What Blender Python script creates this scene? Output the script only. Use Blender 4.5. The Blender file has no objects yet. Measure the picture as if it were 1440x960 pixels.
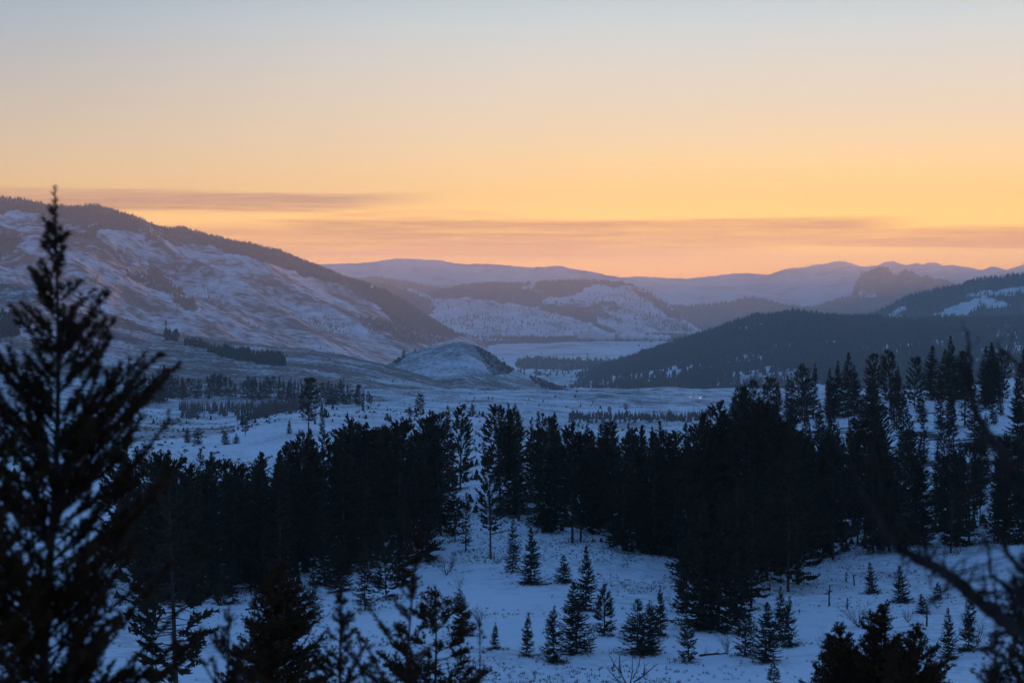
import bpy, math, random
import numpy as np
from mathutils import Vector

random.seed(7)
R = np.random.default_rng(11)
scene = bpy.context.scene
COL = scene.collection
rad = math.radians

# ------------------------------------------------------------------ camera, sky, sun, exposure
F = 2687.0            # focal length in units of a 1440 px wide picture
HZ = 410.0            # picture row of the true horizon
cam_d = bpy.data.cameras.new("camera")
cam = bpy.data.objects.new("camera", cam_d)
COL.objects.link(cam)
cam.location = (0, 0, 0)
cam.rotation_euler = (rad(90), 0, 0)
cam_d.sensor_width = 36.0
cam_d.lens = F / 1440 * 36.0
cam_d.shift_y = -(480 - HZ) / 1440
cam_d.clip_start = 0.1
cam_d.clip_end = 200000
cam_d.dof.use_dof = True
cam_d.dof.focus_distance = 260.0
cam_d.dof.aperture_fstop = 2.4
scene.camera = cam

scene.view_settings.view_transform = 'Standard'
scene.view_settings.look = 'None'
scene.view_settings.exposure = 0.0
scene.view_settings.gamma = 1.0
scene.render.engine = 'CYCLES'
scene.cycles.use_denoising = True
scene.cycles.max_bounces = 4
scene.cycles.diffuse_bounces = 2
scene.cycles.glossy_bounces = 1
scene.cycles.transmission_bounces = 2
scene.cycles.transparent_max_bounces = 6
scene.cycles.volume_bounces = 2
scene.cycles.volume_step_rate = 1.0

SUN_AZ = 26
SUN_EL = 1.7
HAZE = 7.3e-5
HAZE_G = 0.4
HAZE_TOP = 480.0
HAZE_END = 25500.0
HAZE_J = ((0.0, 0.29, 0.28, 0.52), (0.02, 0.40, 0.30, 0.50), (0.06, 0.54, 0.41, 0.29), (0.12, 0.54, 0.42, 0.38), (0.3, 0.5, 0.42, 0.42))   # glow of the air itself by elevation


def lin(c):
    out = []
    for v in c:
        v = v / 255.0
        out.append(v / 12.92 if v <= 0.04045 else ((v + 0.055) / 1.055) ** 2.4)
    return out


def nd(nt, typ, **kw):
    n = nt.nodes.new(typ)
    for k, v in kw.items():
        setattr(n, k, v)
    return n


def math_node(nt, op, a, b=None, c=None, clamp=False):
    n = nt.nodes.new('ShaderNodeMath')
    n.operation = op
    n.use_clamp = clamp
    for i, v in enumerate((a, b, c)):
        if v is None:
            continue
        if isinstance(v, (int, float)):
            n.inputs[i].default_value = v
        else:
            nt.links.new(v, n.inputs[i])
    return n.outputs[0]


def smooth(nt, v, lo, hi, a=0.0, b=1.0):
    n = nt.nodes.new('ShaderNodeMapRange')
    n.interpolation_type = 'SMOOTHSTEP'
    nt.links.new(v, n.inputs[0])
    n.inputs[1].default_value = lo
    n.inputs[2].default_value = hi
    n.inputs[3].default_value = a
    n.inputs[4].default_value = b
    return n.outputs[0]


def mixc(nt, f, a, b, mode='MIX'):
    n = nt.nodes.new('ShaderNodeMix')
    n.data_type = 'RGBA'
    n.blend_type = mode
    ins = [s for s in n.inputs if s.enabled]
    fac = n.inputs[0]
    A = [s for s in n.inputs if s.name == 'A' and s.type == 'RGBA'][0]
    B = [s for s in n.inputs if s.name == 'B' and s.type == 'RGBA'][0]
    for s, v in ((fac, f), (A, a), (B, b)):
        if isinstance(v, (int, float)):
            s.default_value = v
        elif isinstance(v, (tuple, list)):
            s.default_value = (v[0], v[1], v[2], 1)
        else:
            nt.links.new(v, s)
    return [s for s in n.outputs if s.type == 'RGBA'][0]


def ramp(nt, v, stops, interp='LINEAR'):
    n = nt.nodes.new('ShaderNodeValToRGB')
    n.color_ramp.interpolation = interp
    e = n.color_ramp.elements
    while len(e) > 1:
        e.remove(e[-1])
    for i, (p, c) in enumerate(stops):
        el = e[0] if i == 0 else e.new(p)
        el.position = p
        el.color = (c[0], c[1], c[2], 1)
    nt.links.new(v, n.inputs[0])
    return n.outputs[0]


def noise(nt, vec, scale, detail=4.0, rough=0.55, dist=0.0):
    n = nt.nodes.new('ShaderNodeTexNoise')
    n.inputs['Scale'].default_value = scale
    n.inputs['Detail'].default_value = detail
    n.inputs['Roughness'].default_value = rough
    n.inputs['Distortion'].default_value = dist
    nt.links.new(vec, n.inputs['Vector'])
    return n.outputs['Fac']


def vmul(nt, vec, v):
    n = nt.nodes.new('ShaderNodeVectorMath')
    n.operation = 'MULTIPLY'
    nt.links.new(vec, n.inputs[0])
    n.inputs[1].default_value = v
    return n.outputs[0]


def build_world():
    w = bpy.data.worlds.new("World")
    scene.world = w
    w.use_nodes = True
    nt = w.node_tree
    nt.nodes.clear()
    tc = nd(nt, 'ShaderNodeTexCoord')
    sep = nd(nt, 'ShaderNodeSeparateXYZ')
    nt.links.new(tc.outputs['Generated'], sep.inputs[0])
    X, Y, Z = sep.outputs
    hyp = math_node(nt, 'SQRT', math_node(nt, 'ADD', math_node(nt, 'MULTIPLY', X, X), math_node(nt, 'MULTIPLY', Y, Y)))
    el = math_node(nt, 'ARCTAN2', Z, hyp)
    az = math_node(nt, 'ARCTAN2', X, Y)
    # elevation 0..pi/2 -> 0..1 with more room near the horizon
    t = math_node(nt, 'POWER', math_node(nt, 'MULTIPLY', math_node(nt, 'MAXIMUM', el, 0.0), 1 / 1.5708), 0.5)
    P = lambda e: math.sqrt(e / 1.5708)

    def air(e, c):
        # sky radiance above the haze layer that is seen as colour c through it
        T = math.exp(-HAZE * min(HAZE_END, HAZE_TOP / max(e, 1e-4)))
        J = [float(np.interp(e, [q[0] for q in HAZE_J], [q[k] for q in HAZE_J])) for k in (1, 2, 3)]
        return [max((v - j * (1 - T)) / T, 0.06 * v) for v, j in zip(lin(c), J)]

    sunset = ramp(nt, t, [
        (P(0.0), air(0.0, (250, 176, 118))), (P(0.010), air(0.010, (252, 184, 122))), (P(0.022), air(0.022, (252, 195, 131))),
        (P(0.050), air(0.050, (249, 204, 148))), (P(0.078), air(0.078, (242, 213, 173))), (P(0.115), air(0.115, (226, 215, 200))),
        (P(0.138), air(0.138, (210, 214, 212))), (P(0.156), air(0.156, (194, 207, 213))), (P(0.23), air(0.23, (152, 182, 208))),
        (P(0.36), air(0.36, (112, 152, 200))), (P(0.7), air(0.7, (82, 130, 192))), (1.0, lin((64, 114, 184)))])
    anti = ramp(nt, t, [
        (P(0.0), lin((96, 104, 140))), (P(0.05), lin((120, 118, 150))), (P(0.16), lin((104, 122, 164))),
        (P(0.36), lin((100, 142, 196))), (P(0.7), lin((80, 129, 192))), (1.0, lin((64, 114, 184)))])
    ca = math_node(nt, 'COSINE', math_node(nt, 'SUBTRACT', az, rad(14)))
    glow = smooth(nt, ca, 0.15, 0.9)
    sky = mixc(nt, glow, anti, sunset)
    # a little more yellow and bright near the place the sun went down
    near = math_node(nt, 'MULTIPLY', smooth(nt, ca, 0.93, 1.0), smooth(nt, el, 0.10, 0.02))
    sky = mixc(nt, math_node(nt, 'MULTIPLY', near, 0.35), sky, air(0.035, (255, 209, 144)))
    # the upper sky cools off away from the glow
    off = math_node(nt, 'MULTIPLY', smooth(nt, ca, 0.995, 0.86), math_node(nt, 'MULTIPLY', smooth(nt, el, 0.0, 0.15, 0.3, 1.0), smooth(nt, el, 0.19, 0.28, 1.0, 0.0)))
    sky = mixc(nt, off, sky, mixc(nt, 1.0, sky, (0.64, 0.69, 0.78), 'MULTIPLY'))
    # ---- thin stratus streaks low in the sky (azimuth / elevation space, infinitely far)
    cmb = nd(nt, 'ShaderNodeCombineXYZ')
    nt.links.new(math_node(nt, 'MULTIPLY', az, 5.0), cmb.inputs[0])
    nt.links.new(math_node(nt, 'MULTIPLY', el, 130.0), cmb.inputs[1])
    n1 = noise(nt, cmb.outputs[0], 1.0, 5.0, 0.6, 0.4)
    cmb2 = nd(nt, 'ShaderNodeCombineXYZ')
    nt.links.new(math_node(nt, 'MULTIPLY', az, 22.0), cmb2.inputs[0])
    nt.links.new(math_node(nt, 'MULTIPLY', el, 620.0), cmb2.inputs[1])
    n2 = noise(nt, cmb2.outputs[0], 1.0, 7.0, 0.68, 0.8)
    wob = math_node(nt, 'MULTIPLY', math_node(nt, 'SUBTRACT', n1, 0.5), 0.010)
    e2 = math_node(nt, 'ADD', el, wob)

    def E(py):
        return math.atan((HZ - py) / F)

    def A(px):
        return math.atan((px - 720) / F)

    def streak(py0, py1, soft, px0, px1, softx, k):
        a = smooth(nt, e2, E(py1) - soft, E(py1) + soft)
        b = smooth(nt, e2, E(py0) - soft, E(py0) + soft, 1.0, 0.0)
        c = smooth(nt, az, A(px0) - softx, A(px0) + softx)
        d = smooth(nt, az, A(px1) - softx, A(px1) + softx, 1.0, 0.0)
        m = math_node(nt, 'MULTIPLY', math_node(nt, 'MULTIPLY', a, b), math_node(nt, 'MULTIPLY', c, d))
        return math_node(nt, 'MULTIPLY', m, k)

    parts = [
        streak(271, 297, 0.0016, -900, 560, 0.035, 1.0),
        streak(309, 330, 0.0014, 380, 1250, 0.030, 0.85),
        streak(322, 350, 0.0022, 330, 2300, 0.06, 0.9),
        streak(318, 364, 0.0030, 180, 980, 0.06, 0.75),
        streak(330, 348, 0.0018, 800, 2600, 0.03, 0.5),
        streak(300, 308, 0.0008, 460, 700, 0.02, 0.45),
    ]
    m = parts[0]
    for p in parts[1:]:
        m = math_node(nt, 'MAXIMUM', m, p)
    tex = math_node(nt, 'ADD', math_node(nt, 'MULTIPLY', n2, 0.9), math_node(nt, 'MULTIPLY', n1, 0.9))
    tex = smooth(nt, tex, 0.55, 1.08)
    m = math_node(nt, 'MULTIPLY', m, math_node(nt, 'ADD', math_node(nt, 'MULTIPLY', tex, 0.74), 0.26), clamp=True)
    m = math_node(nt, 'MULTIPLY', m, 0.95)
    ccol = ramp(nt, t, [(P(0.0), air(0.0, (214, 156, 112))), (P(0.015), air(0.015, (216, 162, 116))), (P(0.022), air(0.022, (206, 158, 124))), (P(0.036), air(0.036, (194, 152, 138))), (P(0.055), air(0.055, (208, 168, 142)))])
    sky = mixc(nt, m, sky, ccol)
    # below the horizon: dim blue ground reflection
    low = smooth(nt, el, -0.02, 0.0)
    sky = mixc(nt, low, lin((70, 88, 120)), sky)
    bg = nd(nt, 'ShaderNodeBackground')
    nt.links.new(sky, bg.inputs[0])
    bg.inputs[1].default_value = 1.0
    # physical dusk sky adds its own faint share
    ns = nd(nt, 'ShaderNodeTexSky')
    ns.sky_type = 'NISHITA'
    ns.sun_disc = False
    ns.sun_elevation = rad(0.5)
    ns.sun_rotation = rad(SUN_AZ)
    ns.altitude = 500
    bg2 = nd(nt, 'ShaderNodeBackground')
    nt.links.new(ns.outputs[0], bg2.inputs[0])
    bg2.inputs[1].default_value = 0.004
    add = nd(nt, 'ShaderNodeAddShader')
    nt.links.new(bg.outputs[0], add.inputs[0])
    nt.links.new(bg2.outputs[0], add.inputs[1])
    out = nd(nt, 'ShaderNodeOutputWorld')
    nt.links.new(add.outputs[0], out.inputs[0])
    w.cycles.sampling_method = 'MANUAL'
    w.cycles.sample_map_resolution = 1024


build_world()

sun_d = bpy.data.lights.new("sun", 'SUN')
sun_d.energy = 5.0
sun_d.color = (1.0, 0.42, 0.17)
sun_d.angle = rad(2.0)
sun = bpy.data.objects.new("sun", sun_d)
COL.objects.link(sun)
sv = Vector((math.sin(rad(SUN_AZ)) * math.cos(rad(SUN_EL)), math.cos(rad(SUN_AZ)) * math.cos(rad(SUN_EL)), math.sin(rad(SUN_EL))))
sun.rotation_euler = sv.to_track_quat('Z', 'Y').to_euler()


# ------------------------------------------------------------------ numpy noise
_perm = np.random.default_rng(3).permutation(4096)


def _h(ix, iy, s):
    return _perm[(_perm[(ix + s * 131) & 4095] + iy) & 4095] / 4095.0


def vnoise(x, y, s=0):
    x = np.asarray(x, float); y = np.asarray(y, float)
    ix = np.floor(x).astype(np.int64); iy = np.floor(y).astype(np.int64)
    fx = x - ix; fy = y - iy
    fx = fx * fx * fx * (fx * (fx * 6 - 15) + 10); fy = fy * fy * fy * (fy * (fy * 6 - 15) + 10)
    a = _h(ix, iy, s); b = _h(ix + 1, iy, s); c = _h(ix, iy + 1, s); d = _h(ix + 1, iy + 1, s)
    return (a * (1 - fx) + b * fx) * (1 - fy) + (c * (1 - fx) + d * fx) * fy


def fbm(x, y, s=0, o=5, g=0.5):
    v = 0; a = 1; t = 0
    for i in range(o):
        v = v + a * vnoise(x * 2 ** i + 17.3 * i, y * 2 ** i - 9.1 * i, s + i)
        t += a; a *= g
    return v / t


def ridged(x, y, s=0, o=5, g=0.5):
    v = 0; a = 1; t = 0
    for i in range(o):
        v = v + a * (1 - np.abs(2 * vnoise(x * 2 ** i + 5.7 * i, y * 2 ** i + 3.3 * i, s + i) - 1))
        t += a; a *= g
    return v / t


# ------------------------------------------------------------------ object helpers
def mesh_np(name, V, Fc, mat=None, smoothf=False, attr=None, face_mat=None):
    """V (n,3), Fc (m,k) with k 3 or 4"""
    V = np.asarray(V, np.float32); Fc = np.asarray(Fc, np.int32)
    me = bpy.data.meshes.new(name)
    k = Fc.shape[1]
    me.vertices.add(len(V)); me.vertices.foreach_set('co', V.ravel())
    me.loops.add(Fc.size); me.loops.foreach_set('vertex_index', Fc.ravel())
    me.polygons.add(len(Fc))
    me.polygons.foreach_set('loop_start', np.arange(0, Fc.size, k, dtype=np.int32))
    if smoothf:
        me.polygons.foreach_set('use_smooth', np.ones(len(Fc), bool))
    me.update(calc_edges=True)
    if attr:
        for nm, val in attr.items():
            a = me.attributes.new(nm, 'FLOAT', 'POINT')
            a.data.foreach_set('value', np.asarray(val, np.float32).ravel())
    for m in (mat if isinstance(mat, (list, tuple)) else [mat]):
        if m is not None:
            me.materials.append(m)
    return me


def link(name, me, parent=None, loc=None):
    o = bpy.data.objects.new(name, me)
    COL.objects.link(o)
    if parent is not None:
        o.parent = parent
    if loc is not None:
        o.location = loc
    return o


def tag(o, label=None, cat=None, group=None, kind=None):
    if label: o['label'] = label
    if cat: o['category'] = cat
    if group: o['group'] = group
    if kind: o['kind'] = kind
    return o


def mat_new(name):
    m = bpy.data.materials.new(name)
    m.use_nodes = True
    nt = m.node_tree
    b = nt.nodes['Principled BSDF']
    return m, nt, b


# ------------------------------------------------------------------ materials
SNOW = (0.84, 0.83, 0.83)


def mat_terrain(name, grass=(0.16, 0.12, 0.085), amount=0.5, scale=0.02, fine=0.6, floor=(0.040, 0.040, 0.036), bump=0.4, bscale=0.3, stretch=(1, 1, 1), snow=SNOW):
    """snow broken by dry grass; attribute 'cover' = forest floor"""
    m, nt, b = mat_new(name)
    tc = nd(nt, 'ShaderNodeTexCoord').outputs['Object']
    p = vmul(nt, tc, stretch)
    n1 = noise(nt, p, scale, 8.0, 0.62, 0.3)
    n2 = noise(nt, p, fine, 5.0, 0.6)
    s = math_node(nt, 'ADD', math_node(nt, 'MULTIPLY', n1, 0.55), math_node(nt, 'MULTIPLY', n2, 0.45))
    lo = 0.62 - 0.28 * amount
    g = smooth(nt, s, lo, lo + 0.16)
    at = nd(nt, 'ShaderNodeAttribute', attribute_name='bare').outputs['Fac']
    g = math_node(nt, 'MULTIPLY', g, math_node(nt, 'ADD', 0.35, math_node(nt, 'MULTIPLY', at, 0.65)))
    g = math_node(nt, 'ADD', g, math_node(nt, 'MULTIPLY', at, smooth(nt, s, lo - 0.10, lo + 0.04, 0, 0.5)), clamp=True)
    n3 = noise(nt, p, scale * 3.1, 3.0, 0.5)
    gc = mixc(nt, n3, grass, (grass[0] * 0.45, grass[1] * 0.5, grass[2] * 0.6))
    c = mixc(nt, g, snow, gc)
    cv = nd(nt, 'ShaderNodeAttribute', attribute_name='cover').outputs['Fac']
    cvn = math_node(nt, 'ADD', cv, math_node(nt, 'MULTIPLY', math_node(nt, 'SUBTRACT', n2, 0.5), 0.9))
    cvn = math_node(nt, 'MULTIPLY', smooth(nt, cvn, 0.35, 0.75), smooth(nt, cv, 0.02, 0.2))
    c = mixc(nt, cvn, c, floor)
    nt.links.new(c, b.inputs['Base Color'])
    b.inputs['Roughness'].default_value = 0.85
    b.inputs['Specular IOR Level'].default_value = 0.2
    bn = noise(nt, p, bscale, 6.0, 0.6)
    bp = nd(nt, 'ShaderNodeBump')
    bp.inputs['Strength'].default_value = bump
    bp.inputs['Distance'].default_value = 0.6 / bscale
    nt.links.new(bn, bp.inputs['Height'])
    nt.links.new(bp.outputs[0], b.inputs['Normal'])
    return m


def mat_simple(name, c1, c2, scale=1.0, rough=0.9, coord='Object'):
    m, nt, b = mat_new(name)
    tc = nd(nt, 'ShaderNodeTexCoord').outputs[coord]
    n = noise(nt, tc, scale, 4.0, 0.6)
    oi = nd(nt, 'ShaderNodeObjectInfo').outputs['Random']
    f = math_node(nt, 'ADD', math_node(nt, 'MULTIPLY', smooth(nt, n, 0.3, 0.7), 0.7), math_node(nt, 'MULTIPLY', oi, 0.3))
    nt.links.new(mixc(nt, f, c1, c2), b.inputs['Base Color'])
    b.inputs['Roughness'].default_value = rough
    b.inputs['Specular IOR Level'].default_value = 0.15
    return m


M_ground = mat_terrain('snowy_ground', grass=(0.17, 0.125, 0.085), amount=0.55, scale=0.035, fine=0.7, bump=0.6, bscale=0.9)
M_apron = mat_terrain('foothill_snow_grass', grass=(0.17, 0.125, 0.09), amount=0.72, scale=0.012, fine=0.16, bump=0.7, bscale=0.06, stretch=(1, 0.8, 1))
M_mount = mat_terrain('mountain_snow', grass=(0.15, 0.115, 0.09), amount=0.62, scale=0.004, fine=0.03, bump=0.5, bscale=0.012)
M_hill = mat_terrain('hill_snow', grass=(0.13, 0.10, 0.08), amount=0.45, scale=0.003, fine=0.02, bump=0.4, bscale=0.008)
M_far = mat_terrain('far_range_snow', grass=(0.10, 0.09, 0.085), amount=0.5, scale=0.0009, fine=0.006, bump=0.3, bscale=0.002)
M_valley = mat_terrain('valley_fields', grass=(0.12, 0.10, 0.08), amount=0.45, scale=0.0016, fine=0.008, bump=0.1, bscale=0.01, stretch=(1, 0.55, 1))
M_needle = mat_simple('conifer_needles', (0.034, 0.027, 0.014), (0.054, 0.041, 0.020), 0.6)
M_needle_near = mat_simple('near_conifer_needles', (0.050, 0.024, 0.008), (0.080, 0.038, 0.013), 3.0)
M_bark = mat_simple('bark', (0.055, 0.040, 0.032), (0.10, 0.070, 0.052), 2.0)
M_bark_near = mat_simple('near_bark', (0.035, 0.026, 0.021), (0.06, 0.042, 0.033), 20.0)
M_forest = mat_simple('far_forest', (0.028, 0.028, 0.022), (0.045, 0.043, 0.032), 0.01)
M_twig = mat_simple('bare_twigs', (0.10, 0.075, 0.065), (0.16, 0.12, 0.10), 1.0)
M_grass = mat_simple('dry_grass_tufts', (0.16, 0.115, 0.075), (0.09, 0.065, 0.05), 0.3)

# ------------------------------------------------------------------ near and middle ground
PXC = np.array([-1400, -500, 0, 150, 300, 430, 560, 690, 820, 950, 1100, 1300, 1440, 1900, 2800], float)
# rows: distance -> ground height for every column above
ROWS = [  # unseen right-hand columns raised to keep the low sun off the foreground
    (-60, [-1.0] * 15),
    (0, [-3.2] * 15),
    (10, [-5.2] * 15),
    (25, [-9.8] * 15),
    (50, [-16.8] * 15),
    (80, [-22.6] * 15),
    (110, [-26.2] * 15),
    (135, [-27.6, -27.6, -27.8, -27.8, -27.8, -27.6, -27.4, -27.4, -27.5, -27.5, -27.5, -27.2, -27.0, -25, -20]),
    (165, [-28, -28.5, -28.6, -28.6, -28.4, -28.0, -27.6, -27.4, -27.6, -27.9, -28.0, -27.6, -27.0, -24, -18]),
    (205, [-28, -29.5, -30, -30, -29.8, -29.2, -28.2, -27.6, -27.4, -28.4, -28.8, -28.4, -27.6, -24, -16]),
    (255, [-28, -32, -35, -35, -34.5, -33, -29, -26.4, -26.2, -28.6, -28.6, -28.2, -27.0, -22, -12]),
    (310, [-30, -36, -40, -40, -40, -38, -31, -26.2, -26.8, -29.0, -28.0, -26.8, -25.0, -14, 4]),
    (370, [-30, -38, -42, -42, -42, -41, -37, -31, -33, -32, -28, -24.8, -23.0, -8, 14]),
    (440, [-28, -40, -43, -43, -43.0, -42, -41, -40, -42, -40, -29.5, -23.8, -21.5, -2, 24]),
    (520, [-26, -40, -43, -44, -44.5, -42.0, -44, -46, -49, -48, -36, -27, -23, 4, 34]),
    (620, [-24, -40, -45, -46, -46.5, -42.5, -44.0, -47, -53, -53, -50, -42, -34, 10, 44]),
    (720, [-22, -40, -48, -50, -52, -46.0, -46.5, -49.5, -58, -59, -60, -56, -48, 14, 54]),
    (850, [-20, -42, -55, -58, -60.0, -54, -54, -57, -62, -64, -68, -66, -58, 16, 60]),
    (1000, [-18, -44, -62, -64, -66, -64, -64, -66, -68, -71, -76, -74, -66, 14, 66]),
    (1250, [-10, -44, -66, -70, -73, -72, -73, -76, -78, -81, -86, -86, -80, -30, 70]),
    (1600, [0, -46, -74, -80, -86, -87, -88, -90, -92, -94, -98, -100, -96, -40, 80]),
    (2100, [10, -50, -92, -100, -106, -110, -112, -114, -115, -116, -120, -124, -120, -60, 80]),
    (2800, [10, -70, -120, -132, -138, -142, -145, -147, -148, -148, -150, -152, -150, -90, 70]),
    (3600, [0, -120, -160, -170, -180, -184, -186, -188, -188, -186, -186, -188, -186, -130, 40]),
    (4800, [-60, -180, -220, -225, -230, -234, -236, -236, -236, -236, -236, -236, -236, -190, -60]),
    (6200, [-200, -240, -252, -254, -256, -256, -256, -256, -256, -256, -256, -256, -256, -250, -200]),
    (7600, [-270] * 15),
]
RY = np.array([r[0] for r in ROWS], float)
RZ = np.array([r[1] for r in ROWS], float)
for a in (0,):
    pass


def cubic(i, f, arr):
    n = len(arr)
    p0 = arr[np.clip(i - 1, 0, n - 1)]; p1 = arr[i]; p2 = arr[np.clip(i + 1, 0, n - 1)]; p3 = arr[np.clip(i + 2, 0, n - 1)]
    return p0, p1, p2, p3


def ground_z(x, y):
    x = np.asarray(x, float); y = np.asarray(y, float)
    px = 720 + F * x / np.maximum(y, 60.0)
    px = np.clip(px, PXC[0], PXC[-1] - 1e-3)
    yy = np.clip(y, RY[0], RY[-1] - 1e-3)
    i = np.clip(np.searchsorted(PXC, px, side='right') - 1, 0, len(PXC) - 2)
    j = np.clip(np.searchsorted(RY, yy, side='right') - 1, 0, len(RY) - 2)
    fx = (px - PXC[i]) / (PXC[i + 1] - PXC[i]); fy = (yy - RY[j]) / (RY[j + 1] - RY[j])
    fx = fx * fx * (3 - 2 * fx)
    # monotone-ish: blend linear and smoothstep along the distance
    fys = 0.5 * fy + 0.5 * fy * fy * (3 - 2 * fy)
    z = (RZ[j, i] * (1 - fx) + RZ[j, i + 1] * fx) * (1 - fys) + (RZ[j + 1, i] * (1 - fx) + RZ[j + 1, i + 1] * fx) * fys
    d = np.maximum(np.hypot(x, y), 20.0)
    a1 = np.clip(d / 320.0, 0.12, 3.0)
    z = z + a1 * 2.2 * (fbm(x / 60.0, y / 60.0, 21, 4) - 0.5)
    z = z + np.clip(d / 400, 0.0, 4.0) * 4.0 * (ridged(x / 260.0 + 3, y / 200.0, 31, 4) - 0.55) * np.clip((d - 450) / 500, 0, 1)
    z = z + 0.55 * (fbm(x / 7.0, y / 7.0, 41, 5) - 0.5)
    return z


def gz(x, y):
    return float(ground_z(np.array([x]), np.array([y]))[0])


def at_ground(px, py, y0=100.0, y1=3000.0):
    """first point where the line of sight of a picture point meets the ground"""
    ys = np.geomspace(y0, y1, 3000)
    xs = (px - 720) / F * ys
    zr = (HZ - py) / F * ys
    g = ground_z(xs, ys)
    k = np.argmax(g >= zr)
    if g[k] < zr[k]:
        k = int(np.argmin(zr - g))
    return xs[k], ys[k], g[k]


def grid_faces(nr, nc):
    a = (np.arange(nr - 1)[:, None] * nc + np.arange(nc - 1)[None, :]).ravel()
    return np.stack([a, a + 1, a + nc + 1, a + nc], 1)


def in_poly(px, py, poly):
    poly = np.asarray(poly, float)
    inside = np.zeros(px.shape, bool)
    n = len(poly)
    j = n - 1
    for i in range(n):
        xi, yi = poly[i]; xj, yj = poly[j]
        c = ((yi > py) != (yj > py)) & (px < (xj - xi) * (py - yi) / (yj - yi + 1e-9) + xi)
        inside ^= c
        j = i
    return inside


def project(P):
    y = np.maximum(P[..., 1], 1.0)
    return 720 + F * P[..., 0] / y, HZ - F * P[..., 2] / y


def cover_of(P, polys, seed, base=0.0, jx=9.0, jy=4.0):
    """forest density at terrain points, from woodland outlines with ragged edges"""
    px, py = project(P)
    Yk = np.maximum(P[..., 1], 1)
    u = P[..., 0] / Yk * F; v = P[..., 2] / Yk * F
    a = fbm(u / 14.0, v / 7.0, seed, 4) - 0.5
    b = fbm(u / 14.0 + 40, v / 7.0 + 9, seed + 9, 4) - 0.5
    qx = px + a * 2 * jx; qy = py + b * 2 * jy
    c = np.full(px.shape, base, float)
    for poly, d in polys:
        c = np.where(in_poly(qx, qy, poly), d if d >= 0 else 0.0, c)
    return c


def build_ground():
    s = np.concatenate([np.linspace(-1.3, -0.36, 70, endpoint=False), np.linspace(-0.36, 0.36, 720, endpoint=False), np.linspace(0.36, 1.3, 71)])
    ys = np.concatenate([np.linspace(-60, 100, 60, endpoint=False), np.geomspace(100, 500, 420, endpoint=False), np.geomspace(500, 7600, 330)])
    S, Yg = np.meshgrid(s, ys)
    Xg = S * (np.abs(Yg) + 30)
    Z = ground_z(Xg, Yg)
    P = np.stack([Xg, Yg, Z], -1)
    bare = np.clip((Yg - 430) / 700, 0, 1.0) * (0.35 + 1.3 * np.clip(fbm(Xg / 90, Yg / 200, 55, 5) - 0.30, 0, 1))
    # dry grass shoulders that show through the snow
    pxg, pyg = project(P)
    bare = np.where(in_poly(pxg, pyg, [(150, 585), (260, 592), (330, 598), (330, 610), (150, 625)]), 1.0, bare)
    # earth under the dense stands
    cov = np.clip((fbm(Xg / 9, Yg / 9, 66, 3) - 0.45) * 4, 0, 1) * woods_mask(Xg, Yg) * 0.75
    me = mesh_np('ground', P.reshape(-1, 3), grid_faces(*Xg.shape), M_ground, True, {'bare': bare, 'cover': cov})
    tag(link('ground', me), 'snow covered near slope and benches with dry grass', 'ground', kind='structure')


def woods_front(px):
    return np.interp(px, [150, 300, 420, 450, 490, 540, 600, 640, 660, 700, 730, 770, 800, 900, 950, 975, 1080, 1140, 1200, 1440],
                     [178, 180, 184, 205, 190, 194, 206, 224, 232, 226, 222, 212, 203, 202, 198, 182, 186, 198, 206, 206])


def woods_mask(x, y):
    """1 where the dense conifer band stands on the bench behind the clearing"""
    px = 720 + F * x / np.maximum(y, 60)
    front = woods_front(px)
    back = np.interp(px, [150, 250, 350, 450, 550, 650, 800, 900, 1000, 1100, 1300, 1500],
                     [300, 330, 360, 370, 330, 310, 330, 340, 360, 380, 400, 410])
    m = np.clip((y - front) / 6, 0, 1) * np.clip((back - y) / 15, 0, 1) * np.clip((px - 140) / 60, 0, 1)
    return m


build_ground()


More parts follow.
